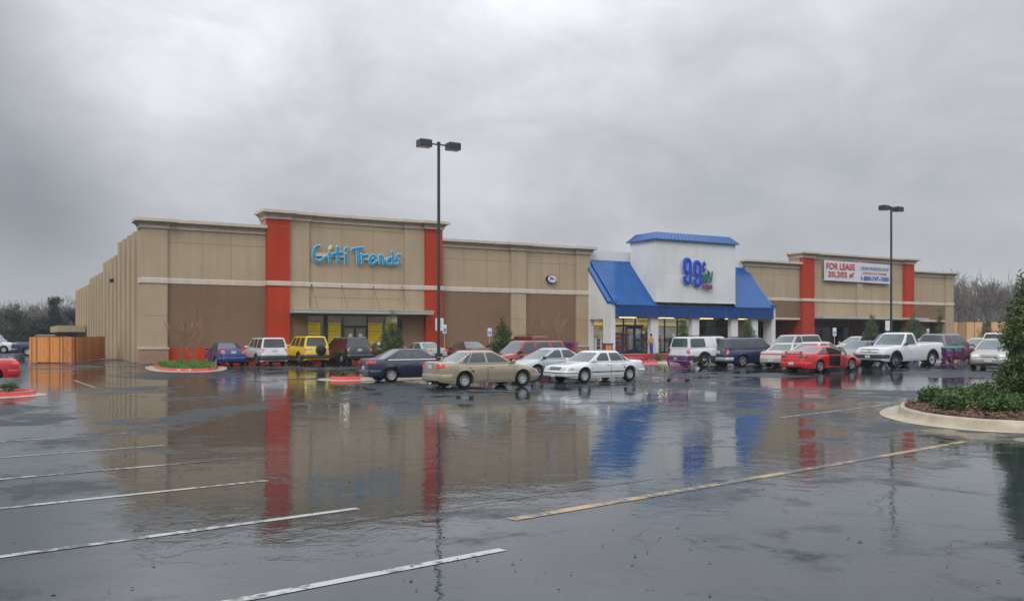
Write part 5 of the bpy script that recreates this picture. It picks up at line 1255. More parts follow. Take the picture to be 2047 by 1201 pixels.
r_, P_, g_ = car('green_minivan', 'dark green minivan parked nose to the shop doors', getpaint('dark_green_paint', (0.006, 0.018, 0.018), .2), cat='minivan', L=5.0, W=1.92, H=1.76, wb=3.05, fo=.95, r=.34,
    belt=1.06, top=[(-2.5, .6), (-2.49, 1.04), (-2.43, 1.10), (1.3, 1.08), (1.5, 1.02), (2.2, .88), (2.42, .80), (2.5, .62)], xA=1.65, xB=.70, xC=-2.15, xD=-2.46, rim='cap', tum=.24, endk=.12, tint='cgd', glass='cgd',
    tail=(.78, .94, .86, 1.10, None, .10), wins=[(1.15, .45, .10, .10), (0, 0, -1.05, -1.05), (-1.15, -1.15, -2.12, -1.92)], doors=[(1.25, .04), (.01, -1.1)], bump=dict(f=(.30, .56), r=(.34, .64), mat=None, d=.45, o=.05), zplate=(.92, .5), cf=.14, cr=.08)
park(r_, g_, (-11.35, 60.2), 'RL', 121)
r_, P_, g_ = car('dark_sedan', 'dark sedan mostly hidden behind the little tree and the navy sedan', getpaint('black_cherry_paint', (0.035, 0.010, 0.012)), L=4.7, W=1.78, H=1.45, wb=2.7, rim='cap')
at_center(r_, g_, -9.2, 65.3, 121)
r_, P_, g_ = car('grey_green_sedan', 'silvery green sedan behind the base of the light pole', getpaint('grey_green_paint', (0.34, 0.38, 0.36), .3), L=4.6, W=1.74, H=1.42, wb=2.65, rim='cap', tail=(.44, .85, .80, .94, None, .22), top=sedan_top(2.3, .93, 1.1, -1.6, .92, .72, 1.04, 1.0), zplate=(.86, .42))
at_center(r_, g_, -6.2, 62.6, 124)
r_, P_, g_ = car('maroon_sedan', 'maroon sedan behind the gold sedan by the tan wall', getpaint('maroon_paint', (0.13, 0.010, 0.014)), L=4.7, W=1.78, H=1.46, wb=2.7, rim='cap', tail=(.46, .86, .80, .93, None, .22), top=sedan_top(2.35, .93, 1.1, -1.6, .92, .72, 1.03, 1.0))
at_center(r_, g_, -3.2, 62.9, 124)
r_, P_, g_ = car('dark_red_sedan', 'dark red sedan hidden behind the bushy tree by the tan wall', getpaint('dark_red_paint', (0.12, 0.008, 0.008)), L=4.6, W=1.75, H=1.45, wb=2.65)
at_center(r_, g_, -0.9, 66.0, 121)
r_, P_, g_ = car('far_red_suv', 'red off-road car farthest back beside the tan pilaster', getpaint('deep_red_paint', (0.28, 0.008, 0.010)), L=4.7, W=1.82, H=1.80, wb=2.8, fo=.85, r=.36,
    belt=1.10, top=[(-2.35, .62), (-2.34, 1.06), (-2.28, 1.12), (1.0, 1.12), (1.2, 1.08), (2.0, 1.0), (2.3, .92), (2.35, .7)], xA=1.15, xB=.6, xC=-2.05, xD=-2.3, tum=.18, endk=.08, tint='cgd', rim='five', tail=(.72, .9, .8, 1.05, None, .1), wins=[(.75, .42, -.1, -.1), (-.2, -.2, -1.0, -1.0), (-1.12, -1.12, -2.0, -1.85)], rack=True, cf=.08, cr=.05)
at_center(r_, g_, 1.0, 68.3, 122)
r_, P_, g_ = car('red_suv', 'red off-road car with roof bars behind the silver sedan', getpaint('deep_red_paint', ()), L=4.75, W=1.80, H=1.70, wb=2.80, fo=.85, r=.36,
    belt=1.05, top=[(-2.37, .6), (-2.36, 1.02), (-2.3, 1.07), (1.1, 1.06), (1.3, 1.03), (2.1, .93), (2.32, .86), (2.37, .7)], xA=1.25, xB=.62, xC=-2.02, xD=-2.30, tum=.19, endk=.10, rim='five', tail=(.7, .88, .78, 1.0, None, .12),
    wins=[(.84, .46, -.05, -.05), (-.18, -.18, -1.02, -1.02), (-1.20, -1.20, -2.0, -1.84)], rack=True, cf=.08, cr=.06, mirmat=blk, bump=dict(f=(.34, .58), r=(.38, .60), mat=M['clad'], d=.36, o=.05))
at_center(r_, g_, .75, 48.6, 214)
# --- cars at the right
r_, P_, g_ = car('cream_coupe', 'cream sedan standing behind the red coupe', getpaint('cream_paint', (0.52, 0.46, 0.40), .15), L=4.7, W=1.8, H=1.44, wb=2.7, rim='cap')
at_center(r_, g_, 17.2, 50.9, 38, 1.04)
r_, P_, g_ = car('silver_minivan', 'pale silver minivan in front of the red corner of the empty store', getpaint('pale_silver_paint', (0.45, 0.43, 0.40), .2), cat='minivan', L=4.9, W=1.88, H=1.76, wb=2.95, fo=.92,
    belt=1.05, top=[(-2.45, .6), (-2.44, 1.03), (-2.38, 1.08), (1.3, 1.06), (1.5, 1.0), (2.2, .86), (2.38, .78), (2.45, .6)], xA=1.55, xB=.72, xC=-2.1, xD=-2.4, tum=.22, endk=.12, tail=(.76, .92, .86, 1.06, None, .1), wins=[(1.1, .48, .10, .10), (0, 0, -2.1, -1.9, 1)], doors=[(1.2, .04), (.01, -1.0)], rim='five')
at_center(r_, g_, 19.4, 62.6, 217)
r_, P_, g_ = car('teal_sedan', 'dark sedan with a pale windscreen between the red coupe and the white pickup', getpaint('slate_paint', (0.05, 0.055, 0.075), .2), L=4.6, W=1.75, H=1.42, wb=2.65)
at_center(r_, g_, 21.2, 55.4, 218)
r_, P_, g_ = car('pale_yellow_sedan', 'pale cream rounded car in front of the dark empty shop', getpaint('pale_yellow_paint', (0.50, 0.50, 0.36)), L=4.4, W=1.74, H=1.52, wb=2.6, xA=1.1, xB=.1, xC=-.9, xD=-1.8)
at_center(r_, g_, 28.0, 74.0, 212)
r_, P_, g_ = car('violet_suv', 'dark violet off-road car mostly hidden behind the white pickup cab', getpaint('violet_paint', (0.02, 0.01, 0.10), .2), L=4.7, W=1.82, H=1.75, wb=2.8, fo=.85, r=.36,
    belt=1.08, top=[(-2.35, .62), (-2.34, 1.06), (-2.28, 1.10), (1.0, 1.10), (1.2, 1.06), (2.0, .98), (2.3, .90), (2.35, .7)], xA=1.15, xB=.6, xC=-2.05, xD=-2.3, tum=.18, endk=.08, tint='cgd', rim='five', wins=[(.75, .42, -.1, -.1), (-.2, -.2, -1.0, -1.0), (-1.12, -1.12, -2.0, -1.85)], cf=.08, cr=.05)
at_center(r_, g_, 29.0, 69.5, 212)
r_, P_, g_ = car('dark_red_minivan', 'dark red minivan with a grey roof behind the pickup bed', getpaint('dark_red_paint', ()), cat='minivan', L=5.0, W=1.92, H=1.78, wb=3.0, fo=.95,
    belt=1.02, top=[(-2.5, .6), (-2.49, 1.0), (-2.43, 1.05), (1.3, 1.05), (1.5, 1.0), (2.2, .88), (2.42, .80), (2.5, .62)], xA=1.6, xB=.72, xC=-2.15, xD=-2.46, tum=.24, endk=.12, roofmat=getpaint('taupe_roof_paint', (0.13, 0.12, 0.12)), tint='cgd', wins=[(1.1, .48, .10, .10), (0, 0, -1.05, -1.05), (-1.15, -1.15, -2.12, -1.92)], doors=[(1.2, .04), (.01, -1.1)])
at_center(r_, g_, 27.3, 57.0, 42, 1.0)
r_, P_, g_ = car('far_white_sedan', 'white sedan just showing over the white pickup bed', pw_, L=4.7, W=1.78, H=1.5, wb=2.7)
at_center(r_, g_, 33.5, 73.0, 214)
r_, P_, g_ = car('far_silver_sedan', 'silver sedan parked in front of the cedar fence', getpaint('pale_silver_paint', ()), L=4.7, W=1.78, H=1.46, wb=2.7)
at_center(r_, g_, 33.6, 64.6, 34)
r_, P_, g_ = car('white_van', 'white high-roofed car with dark side windows behind the tan sedan', pw_, cat='van', L=4.8, W=1.88, H=1.85, wb=2.9, fo=.9, r=.35,
    belt=1.1, top=[(-2.4, .62), (-2.39, 1.08), (-2.33, 1.14), (1.2, 1.12), (1.4, 1.06), (2.1, .95), (2.34, .86), (2.4, .65)], xA=1.5, xB=.72, xC=-2.15, xD=-2.36, tum=.2, endk=.1, tint='cgd', wins=[(1.05, .5, .1, .1, 1), (0, 0, -1.0, -1.0, 1), (-1.1, -1.1, -2.1, -1.95, 1)])
at_center(r_, g_, 31.6, 57.8, 42)
r_, P_, g_ = car('red_sedan', 'red sedan cut off by the left edge beyond the small island', pr_, L=4.6, W=1.76, H=1.42, wb=2.65, rim='cap', tail=(.46, .85, .78, .90, None, .26), top=sedan_top(2.3, .93, 1.1, -1.6, .92, .72, 1.03, .98))
for _c in r_.children:
    if _c.name.startswith('tail_lamp'): _c.data.materials[0] = emit('lit_tail_lamp', (1.0, .03, .02), 1.1)
park(r_, g_, (-22.25, 38.9), 'RL', 212)
# far left
r_, P_, g_ = car('blue_pickup', 'dark blue pickup truck far left beyond the wooden enclosure', getpaint('blue_suv_paint', ()), cat='pickup truck', L=5.4, W=1.9, H=1.85, wb=3.2, fo=.95, r=.37, lift=.05,
    belt=1.14, top=[(-2.7, .7), (-2.69, 1.16), (-2.66, 1.20), (-.34, 1.20), (-.30, 1.16), (1.1, 1.16), (1.3, 1.14), (2.3, 1.04), (2.6, .98), (2.7, .78)], xA=1.3, xB=.62, xC=-.9, xD=-1.06, tum=.2, endk=.09, wins=[(.9, .48, -.1, -.1), (-.2, -.2, -.9, -.82)], doors=[(1.0, -.14)], bed=(-2.6, -1.2), tail=(.78, .93, .9, 1.14, None, .1), cf=.1, cr=.02)
at_center(r_, g_, -41.2, 80.5, 20)
r_, P_, g_ = car('white_coupe', 'white car showing its tail beside the wooden enclosure', pw_, L=4.5, W=1.74, H=1.40, wb=2.6)
at_center(r_, g_, -36.0, 72.5, 30)
r_, P_, g_ = car('white_box_van', 'white van at the far left edge by the trees', pw_, cat='van', L=5.2, W=2.0, H=2.0, wb=3.2, fo=.9, r=.36,
    belt=1.15, top=[(-2.6, .62), (-2.59, 1.13), (-2.53, 1.2), (1.4, 1.18), (1.6, 1.1), (2.3, 1.0), (2.54, .9), (2.6, .65)], xA=1.7, xB=1.0, xC=-2.45, xD=-2.56, tum=.12, endk=.1, rearwin='none', wins=[(1.2, .75, .4, .4)])
at_center(r_, g_, -52, 90, 15)
# ---------------------------------------------------------------- islands
def smooth_poly(pts, it=2):
    for _ in range(it):
        o = []
        for i in range(len(pts)):
            a, b = pts[i], pts[(i + 1) % len(pts)]
            o += [(a[0] * .75 + b[0] * .25, a[1] * .75 + b[1] * .25), (a[0] * .25 + b[0] * .75, a[1] * .25 + b[1] * .75)]
        pts = o
    return pts
def inset(pts, d):
    n = len(pts); o = []
    ar = sum(pts[i][0] * pts[(i + 1) % n][1] - pts[(i + 1) % n][0] * pts[i][1] for i in range(n)); sg = 1 if ar > 0 else -1
    for i in range(n):
        a = Vector(pts[i - 1]); b = Vector(pts[i]); c = Vector(pts[(i + 1) % n]); t = (c - a).normalized(); nn = Vector((-t.y, t.x)) * sg
        o.append((b.x + nn.x * d, b.y + nn.y * d))
    return o
def resample(pts, st=.35):
    o = []
    for i in range(len(pts)):
        a = Vector(pts[i]); b = Vector(pts[(i + 1) % len(pts)]); k = max(1, int((b - a).length / st))
        for j in range(k): p = a.lerp(b, j / k); o.append((p.x, p.y))
    return o
def island(pts, lab, h=.16, redf=None, fill='mulch', apron=.45, flab='', kerbname='kerb_island'):
    """concrete kerb ring with a flat gutter apron outside and planting soil inside; redf(x,y) marks painted stretches"""
    pts = resample(smooth_poly(pts)); n = len(pts)
    prof = [(-apron, .006), (-.02, .020), (0.0, .03), (.035, h * .75), (.06, h * .95), (.09, h), (.17, h), (.18, h - .05)]
    rings = [inset(pts, o) for o, z in prof]; mb = MB(); vs = []
    for rg, (o, z) in zip(rings, prof): vs += [(x, y, G(x, y) + z) for x, y in rg]
    fs = []; mi = []
    for j in range(len(prof) - 1):
        for i in range(n):
            x, y = pts[i]; fs.append((j * n + i, j * n + (i + 1) % n, (j + 1) * n + (i + 1) % n, (j + 1) * n + i)); mi.append(1 if (j >= 2 and redf and redf(x, y)) else 0)
    mb.add(vs, fs); mb.mi = mi
    k = mb.build(kerbname, [M['conc'], M['redkerb']], smooth=50); tag(k, lab, 'kerb', kind='structure')
    # fill
    ins = inset(pts, .175); cx = sum(p[0] for p in ins) / n; cy = sum(p[1] for p in ins) / n
    mb = MB(); vs = []; R = 7; rr = random.Random(n)
    for r_ in range(R):
        f = 1 - r_ / R
        for x, y in ins: X, Y = lerp(cx, x, f), lerp(cy, y, f); vs.append((X, Y, G(X, Y) + h - .04 + (.10 * (1 - f) + (rr.random() - .5) * .03 if r_ else 0)))
    vs.append((cx, cy, G(cx, cy) + h + .06)); fs = [(j * n + i, j * n + (i + 1) % n, (j + 1) * n + (i + 1) % n, (j + 1) * n + i) for j in range(R - 1) for i in range(n)] + [((R - 1) * n + i, (R - 1) * n + (i + 1) % n, len(vs) - 1) for i in range(n)]
    mb.add(vs, fs); s = mb.build('planting_soil', M[fill], smooth=60); tag(s, flab or 'brown bark mulch inside the kerb', 'soil', kind='structure')
    return pts, ins, h
def pip(x, y, P):
    c = False
    for i in range(len(P)):
        a, b = P[i], P[i - 1]
        if (a[1] > y) != (b[1] > y) and x < (b[0] - a[0]) * (y - a[1]) / (b[1] - a[1]) + a[0]: c = not c
    return c
# grass island by the corner
gp, gi, gh = island([(-22.3, 56.2), (-20.1, 51.4), (-18.9, 49.6), (-17.6, 48.8), (-16.75, 49.2), (-16.5, 50.6), (-17.2, 53.2), (-18.6, 57.2), (-21.5, 58.6)], 'kerb painted red around the grass island at the store corner', .17, lambda x, y: y < 55.5, 'mulch', .5, 'soil under the grass of the corner island')
rr = random.Random(4); mb = MB()
for i in range(9000):
    x = rr.uniform(-22.5, -16.2); y = rr.uniform(48.5, 59)
    if not pip(x, y, gi): continue
    z = G(x, y) + gh - .02; a = rr.uniform(0, 6.28); l = rr.uniform(.12, .26); w_ = .022; dx, dy = cos(a), sin(a); t = rr.uniform(.0, .12)
    mb.add([(x - dy * w_, y + dx * w_, z), (x + dy * w_, y - dx * w_, z), (x + dx * t, y + dy * t, z + l)], [(0, 1, 2)])
tag(mb.build('grass', M['grass']), 'rough green grass on the small island by the corner pilaster', 'grass', kind='stuff')
# FIRE LANE lettering on the kerb face (front stretch)
def kerb_text(body, p, q, h0, h1, lab):
    p = Vector(p); q = Vector(q); d = (q - p); L_ = d.length; d.normalize(); t = MB(); text_mb(t, body, 0, L_, 0, 1, 0, .0, .05)
    nn = Vector((d.y, -d.x)); vs = []
    for x, y, z in t.v:
        c = p + d * x; zz = lerp(h0, h1, z); off = lerp(.03, .0, z); e = c + nn * off; vs.append((e.x, e.y, G(c.x, c.y) + zz))
    t.v = vs; o = t.build('kerb_lettering', M['signw']); tag(o, lab, 'lettering', kind='structure')
_near = lambda q: min(gp, key=lambda p: (p[0] - q[0]) ** 2 + (p[1] - q[1]) ** 2)
kerb_text('FIRE LANE', _near((-18.35, 48.9)), _near((-17.2, 48.5)), .045, .155, 'white words fire lane on the red kerb of the grass island')
# long middle island with the pole
island([(-8.5, 42.0), (-8.2, 41.0), (-7.2, 40.9), (-5.0, 42.2), (-1.6, 44.4), (-.4, 45.9), (-.8, 46.9), (-2.4, 46.9), (-5.4, 45.3), (-7.9, 43.6)], 'long kerb island with a red painted end under the light pole', .16, lambda x, y: x < -7.1, apron=.55)
# 99c island
island([(8.6, 60.6), (9.0, 59.6), (10.6, 59.7), (19.0, 64.2), (20.5, 65.6), (20.0, 66.9), (18.2, 66.8), (9.2, 61.8)], 'long kerb island with a red painted end in front of the arcade', .17, lambda x, y: x < 9.6, apron=.40)
# small left island
island([(-24.0, 27.4), (-17.9, 30.0), (-16.75, 31.0), (-16.7, 32.3), (-18.4, 33.2), (-24.0, 31.8)], 'small kerb island with a red end at the left edge', .17, lambda x, y: x > -18.3, apron=.35)
# right foreground island
RI = [(9.55, 21.6), (9.75, 20.3), (10.3, 19.3), (11.7, 18.85), (16, 18.75), (24, 18.7), (30, 19.5), (30, 28.5), (22, 29.5), (15, 28.4), (11.4, 26.0), (9.9, 23.6)]
RI = [(x * 1.045, y * 1.045) for x, y in RI]
ripts, riin, rih = island(RI, 'broad rounded concrete kerb of the planted island at the right', .23, None, 'mulch', .45, 'wet brown bark mulch of the planted island at the right')
# bark chips on the near mulch
rr = random.Random(8); mb = MB()
for i in range(9000):
    x = rr.uniform(9.6, 18); y = rr.uniform(19.6, 26)
    if not pip(x, y, riin): continue
    z = G(x, y) + rih - .03 + .06 * min(1, max(0, y - 19.8)); a = rr.uniform(0, 6.28); l = rr.uniform(.02, .07); w_ = rr.uniform(.01, .03); t = rr.uniform(-.5, .5); dx, dy = cos(a), sin(a)
    mb.add([(x - dx * l - dy * w_, y - dy * l + dx * w_, z + .01), (x - dx * l + dy * w_, y - dy * l - dx * w_, z), (x + dx * l + dy * w_, y + dy * l - dx * w_, z + l * abs(t)), (x + dx * l - dy * w_, y + dy * l + dx * w_, z + l * abs(t) + .012)], [(0, 1, 2, 3)])
tag(mb.build('bark_chips', varied('bark_chip', (0.12, 0.05, 0.025), .6, .75, 25)), 'loose reddish bark chips scattered on the right island', 'mulch', kind='stuff')

# ---------------------------------------------------------------- plants
def leaves(blobs, n, size, seed, ratio=.5, shell=.55):
    """leaf-sized faces in clusters through a set of ellipsoids"""
    rr = random.Random(seed); mb = MB(); tot = sum(b[3] * b[4] * b[5] for b in blobs)
    for b in blobs:
        k = int(n * b[3] * b[4] * b[5] / tot); ncl = max(3, k // 14)
        for c in range(ncl):
            while True:
                u = Vector((rr.uniform(-1, 1), rr.uniform(-1, 1), rr.uniform(-1, 1)))
                if u.length <= 1 and (u.length > shell or rr.random() < .35): break
            cc = Vector((b[0] + u.x * b[3], b[1] + u.y * b[4], b[2] + u.z * b[5]))
            for q in range(14):
                p = cc + Vector((rr.gauss(0, 1), rr.gauss(0, 1), rr.gauss(0, 1))) * size * 1.3
                d = (u * .6 + Vector((rr.gauss(0, 1), rr.gauss(0, 1), rr.gauss(.1, .8)))).normalized(); e = d.cross(Vector((rr.gauss(0, 1), rr.gauss(0, 1), rr.gauss(0, 1)))).normalized()
                s_ = size * rr.uniform(.6, 1.2); w_ = s_ * ratio; nn = d.cross(e) * s_ * .15
                mb.add([p - d * s_, p + e * w_ * .5 + nn, p + d * s_, p - e * w_ * .5 + nn], [(0, 1, 2), (0, 2, 3)])
    return mb
def branchy(mb, p, d, L_, r_, depth, rr, spread=.55, n=4, kids=(2, 4), grav=0.0, minr=.006):
    pts = [Vector(p)]; rs = [r_]; cur = Vector(p); dd = Vector(d).normalized(); sg = 3
    for i in range(sg):
        dd = (dd + Vector((rr.gauss(0, .10), rr.gauss(0, .10), rr.gauss(0, .06) + grav))).normalized(); cur = cur + dd * L_ / sg; pts.append(cur.copy()); rs.append(max(minr, r_ * (1 - .45 * (i + 1) / sg)))
    mb.tube(pts, rs, n, cap=False)
    if depth == 0: return
    for k in range(rr.randint(*kids)):
        t = rr.uniform(.35, 1.0); i = min(int(t * sg), sg - 1); q = pts[i].lerp(pts[i + 1], t * sg - i)
        ax = Vector((rr.gauss(0, 1), rr.gauss(0, 1), rr.gauss(0, 1))).normalized(); nd = (dd + ax * spread * rr.uniform(.6, 1.3)); nd.z = nd.z if nd.z > -.1 else .1
        branchy(mb, q, nd, L_ * rr.uniform(.55, .8), max(minr, rs[i] * .62), depth - 1, rr, spread, 3, kids, grav, minr)
def shrub(x, y, w_, h_, seed, lab, group=None, mat='leaf', size=.045, n=900, z0=None, stem=False, name='shrub', ratio=.85):
    z = (G(x, y) + .12) if z0 is None else z0; rr = random.Random(seed)
    t = thing(name, lab, 'shrub' if name == 'shrub' else 'tree', (x, y, z), 0, group)
    b = []
    for k in range(6): a = rr.uniform(0, 6.28); r_ = rr.uniform(.1, .55) * w_ / 2; b.append((cos(a) * r_, sin(a) * r_, h_ * rr.uniform(.35, .62), w_ * rr.uniform(.24, .34), w_ * rr.uniform(.24, .34), h_ * rr.uniform(.28, .38)))
    leaves(b, n, size, seed, ratio).build('foliage', M[mat], t)
    s = MB()
    for k in range(5): a = rr.uniform(0, 6.28); s.tube([(0, 0, -.05), (cos(a) * w_ * .15, sin(a) * w_ * .15, h_ * .3), (cos(a) * w_ * .3, sin(a) * w_ * .3, h_ * .65)], [.015, .012, .006], 4)
    s.build('stem', M['bark'], t); return t
sp = [(10.35, 21.5, .95, .48), (11.0, 22.5, 1.1, .50), (11.35, 21.1, 1.1, .46), (11.9, 22.1, 1.05, .50), (12.35, 21.0, 1.1, .46), (12.4, 23.2, 1.25, .56), (13.3, 22.2, 1.15, .52), (11.7, 23.8, 1.25, .55), (13.2, 20.9, 1.0, .46), (14.3, 21.4, 1.1, .5), (13.6, 24.2, 1.2, .58), (15.0, 23.2, 1.2, .58), (10.9, 23.6, 1.0, .50), (14.1, 20.4, 1.0, .46), (12.9, 24.6, 1.2, .6)]
for i, (x, y, w_, h_) in enumerate(sp):
    x *= 1.045; y = y * 1.045 + .35; h_ *= .84; w_ *= .86; x += .12
    shrub(x, y, w_, h_, 20 + i, ['leafy low shrub at the left tip of the right planted island', 'low green shrub in the dense clump on the right planted island'][i > 0], 'low shrubs on the right planted island' if i > 0 else None, 'leaf', .052, 2600, G(x, y) + rih - .02)
def small_tree(x, y, h_, w_, seed, lab, mat='magnolia', n=3000, size=.07, base=.12, narrow=True, name='evergreen_tree', low=.12):
    rr = random.Random(seed); t = thing(name, lab, 'tree', (x, y, G(x, y) + base)); b = []
    for k in range(14):
        f = k / 13; r_ = w_ / 2 * (1 - f) ** .6 * (1 if f > .15 else .75) ; z = h_ * (low + (1 - low) * f)
        for q in range(3 if f < .8 else 1):
            a = rr.uniform(0, 6.28); o = r_ * rr.uniform(.2, .85); s_ = max(.14, r_ * rr.uniform(.32, .62)); b.append((cos(a) * o, sin(a) * o, z + rr.uniform(-.15, .15) * h_ / 3, s_, s_, s_ * rr.uniform(.6, 1.0)))
    leaves(b, n, size, seed, .5, .4).build('crown', M[mat], t)
    s = MB(); s.tube([(0, 0, -.1), (.02, .01, h_ * .4), (-.02, .02, h_ * .92)], [.05, .035, .01], 7)
    for k in range(22):
        z = h_ * rr.uniform(.12, .85); a = rr.uniform(0, 6.28); r_ = w_ * .4 * (1 - z / h_) + .1; s.tube([(0, 0, z), (cos(a) * r_, sin(a) * r_, z + .2)], [.015, .006], 4)
    s.build('trunk', M['bark'], t); return t
# the magnolia at the right edge
small_tree(13.55, 24.0, 3.5, 1.5, 101, 'dark glossy magnolia tree cut by the right edge above the low shrubs', n=16000, size=.08, base=.2)
small_tree(-6.6, 50.0, 2.85, 1.6, 102, 'small evergreen tree in front of the yellow posters', n=5200, size=.085, low=.16)
small_tree(-.55, 53.0, 2.85, 1.75, 103, 'dense bushy evergreen tree left of the tan middle pilaster', n=9000, size=.085, low=.08)
small_tree(11.6, 61.6, 2.75, 1.35, 104, 'thin evergreen tree in front of the discount store windows', n=2600, size=.085, low=.2)
small_tree(16.9, 65.0, 2.75, 1.55, 105, 'dense evergreen tree over the roof of the dark blue off-road car', n=6000, size=.085, low=.2)
small_tree(29.0, 73.2, 3.0, 1.6, 106, 'sparse evergreen tree in front of the dark empty shop', n=3600, size=.09, low=.2)
small_tree(36.6, 83.0, 3.4, 2.0, 107, 'dark evergreen tree by the last red pilaster', n=5200, size=.10, low=.2)
small_tree(45.0, 86.0, 3.0, 2.2, 108, 'small evergreen tree in front of the cedar fence', n=2600, size=.09, low=.2)
small_tree(43.8, 93.0, 4.0, .6, 109, 'slim dark tree standing at the left end of the cedar fence', n=900, size=.09, low=.15)
for i, (x, y) in enumerate(((-7.9, 42.1), (-7.1, 42.6), (-6.2, 43.1))): shrub(x, y, .75, .5, 60 + i, ['low round shrub behind the red kerb end', 'low round shrub, second from the red kerb end', 'low round shrub beside the navy sedan tail'][i], None, 'leaf', .04, 700)
for i in range(8):
    f = i / 7; shrub(lerp(9.7, 18.8, f), lerp(60.7, 65.7, f), .95, .6, 70 + i, 'low round shrub on the kerb island in front of the arcade', 'low shrubs in front of the arcade', 'leaf', .05, 500)
shrub(-17.3, 31.3, .55, .36, 90, 'small yellowish shrub on the left edge island', None, 'leaf', .035, 700); shrub(-18.3, 30.9, .6, .42, 91, 'pale shrub at the very left edge of the frame', None, 'leaf', .035, 700)
# bare crepe myrtles against the wall
def crepe(x, y, h_, seed, lab, z=.45, n=7):
    rr = random.Random(seed); t = thing('bare_shrub', lab, 'tree', (x, y, z)); s = MB(); c = MB()
    for k in range(n):
        a = rr.uniform(0, 6.28); d = Vector((cos(a) * .16, sin(a) * .16, 1)); branchy(c, (cos(a) * .05, sin(a) * .05, 0), d, h_ * .55, .022, 3, rr, .22, 4, (1, 3), 0, .010)
    s.tube([(0, 0, -.1), (0, 0, h_ * .12)], [.05, .04], 6); s.tube([(.06, 0, 0), (.05, .02, h_ * .4)], .02, 5)
    s.build('trunk', M['crepe'], t); c.build('crown', M['crepe'], t)
for (x, y, h_, sd, lab) in ((-21.7, 59.4, 2.9, 1, 'bare crepe myrtle at the left of the grass island'), (-20.8, 59.4, 3.0, 2, 'bare crepe myrtle at the right of the grass island')): crepe(x, y, h_, sd, lab, .33)
for (t_, lab) in ((30.4, 'bare crepe myrtle just right of the tan middle pilaster'), (32.2, 'bare crepe myrtle under the oval sign')): p = W(t_, -1.3); crepe(p[0], p[1], 3.0, int(t_), lab, FL)

# ---------------------------------------------------------------- light poles
def head(mb):
    # shoebox lamp: tapered top, flat bottom; local x along the arm
    x0, x1, y0, y1, z0, z1 = -.32, .32, -.25, .25, -.22, .17
    t = .08
    mb.add([(x0, y0, z0), (x1, y0, z0), (x1, y1, z0), (x0, y1, z0), (x0, y0, z1 - .06), (x1, y0, z1 - .06), (x1, y1, z1 - .06), (x0, y1, z1 - .06), (x0 + t, y0 + t, z1), (x1 - t, y0 + t, z1), (x1 - t, y1 - t, z1), (x0 + t, y1 - t, z1)],
           [(3, 2, 1, 0), (0, 1, 5, 4), (1, 2, 6, 5), (2, 3, 7, 6), (3, 0, 4, 7), (4, 5, 9, 8), (5, 6, 10, 9), (6, 7, 11, 10), (7, 4, 8, 11), (8, 9, 10, 11)])
    return mb
def light_pole(x, y, ztop, lab, ped):
    z0 = G(x, y) + .12; t = thing('light_pole', lab, 'light pole', (x, y, z0), radians(30))
    H = ztop - z0
    MB().tube([(0, 0, -.1), (0, 0, ped)], .30, 20).build('concrete_base', M['conc'], t, 40)
    k = MB(); k.box(-.27, .27, -.27, .27, ped, ped + .05); k.box(-.14, .14, -.14, .14, ped + .05, ped + .16); k.build('base_plate', M['pole'], t)
    MB().tube([(0, 0, ped + .05), (0, 0, H)], [.085, .075], 4 * 4).build('pole', M['pole'], t, 40)
    MB().tube([(-.55, 0, H - .10), (.55, 0, H - .10)], .04, 8).ball((0, 0, H - .02), (.10, .10, .08), 12, 6).build('arm', M['pole'], t, 40)
    for sg in (-1, 1):
        o = head(MB()).build('lamp_head', M['pole'], t); o.location = (sg * .78, 0, H - .08)
        l = MB().box(-.25, .25, -.18, .18, -.226, -.2205).build('lens', M['lamp'], o)
light_pole(-3.6, 44.6, 11.50, 'tall dark light pole with two box lamps in front of the tan store', .85)
light_pole(27.9, 66.8, 11.55, 'tall dark light pole with two box lamps near the empty store', .8)

# ---------------------------------------------------------------- signs on posts
def post_sign(x, y, zt, w_, h_, lab, blue=True, n=1, rz=30):
    z0 = G(x, y); t = thing('parking_sign', lab, 'sign', (x, y, z0), radians(rz)); H = zt - z0
    MB().tube([(0, .03, 0), (0, .03, H - .05)], .028, 6).build('post', M['post'], t, 40)
    p = MB(); p.rbox((0, 0, H - h_ / 2), (w_, .012, h_), None, .004); pp = p.build('sign_plate', M['signw'], t)
    if blue:
        b = MB(); c = H - h_ * .62; s_ = w_ * .36
        b.add([(-s_, -.009, c - s_), (s_, -.009, c - s_), (s_, -.009, c + s_), (-s_, -.009, c + s_)], [(0, 1, 2, 3)]); b.build('blue_square', M['signb'], pp)
        k = MB(); k.ball((-.01, -.011, c + s_ * .62), (s_ * .16, .002, s_ * .16), 8, 4); k.tube([(-.01, -.011, c + s_ * .4), (0, -.011, c - .0), (s_ * .45, -.011, c - .0), (s_ * .6, -.011, c - s_ * .6)], s_ * .09, 4)
        k.tube([(-s_ * .2, -.011, c + s_ * .1), (-s_ * .5, -.011, c - s_ * .3), (-s_ * .2, -.011, c - s_ * .7), (s_ * .25, -.011, c - s_ * .6)], s_ * .07, 4); k.build('wheelchair_symbol', M['signw'], pp)
    else:
        b = MB()
        for q in range(3): b.box(-w_ * .36, w_ * .36, -.009, -.007, H - h_ * (.25 + q * .22) - .02, H - h_ * (.25 + q * .22) + .02)
        b.build('print', M['redink'], pp)
post_sign(-5.05, 68.0, 2.93, .34, .66, 'blue and white disabled parking sign just right of the near light pole')
post_sign(-5.35, 67.0, 3.38, .66, .92, 'large blank white sign behind the near light pole', False)
post_sign(-1.72, 70.0, 2.68, .36, .60, 'blue and white disabled parking sign between the maroon sedan and the bushy tree')
post_sign(30.2, 85.0, 2.88, .36, .75, 'disabled parking sign in front of the dark empty shop', True, 1, 10)
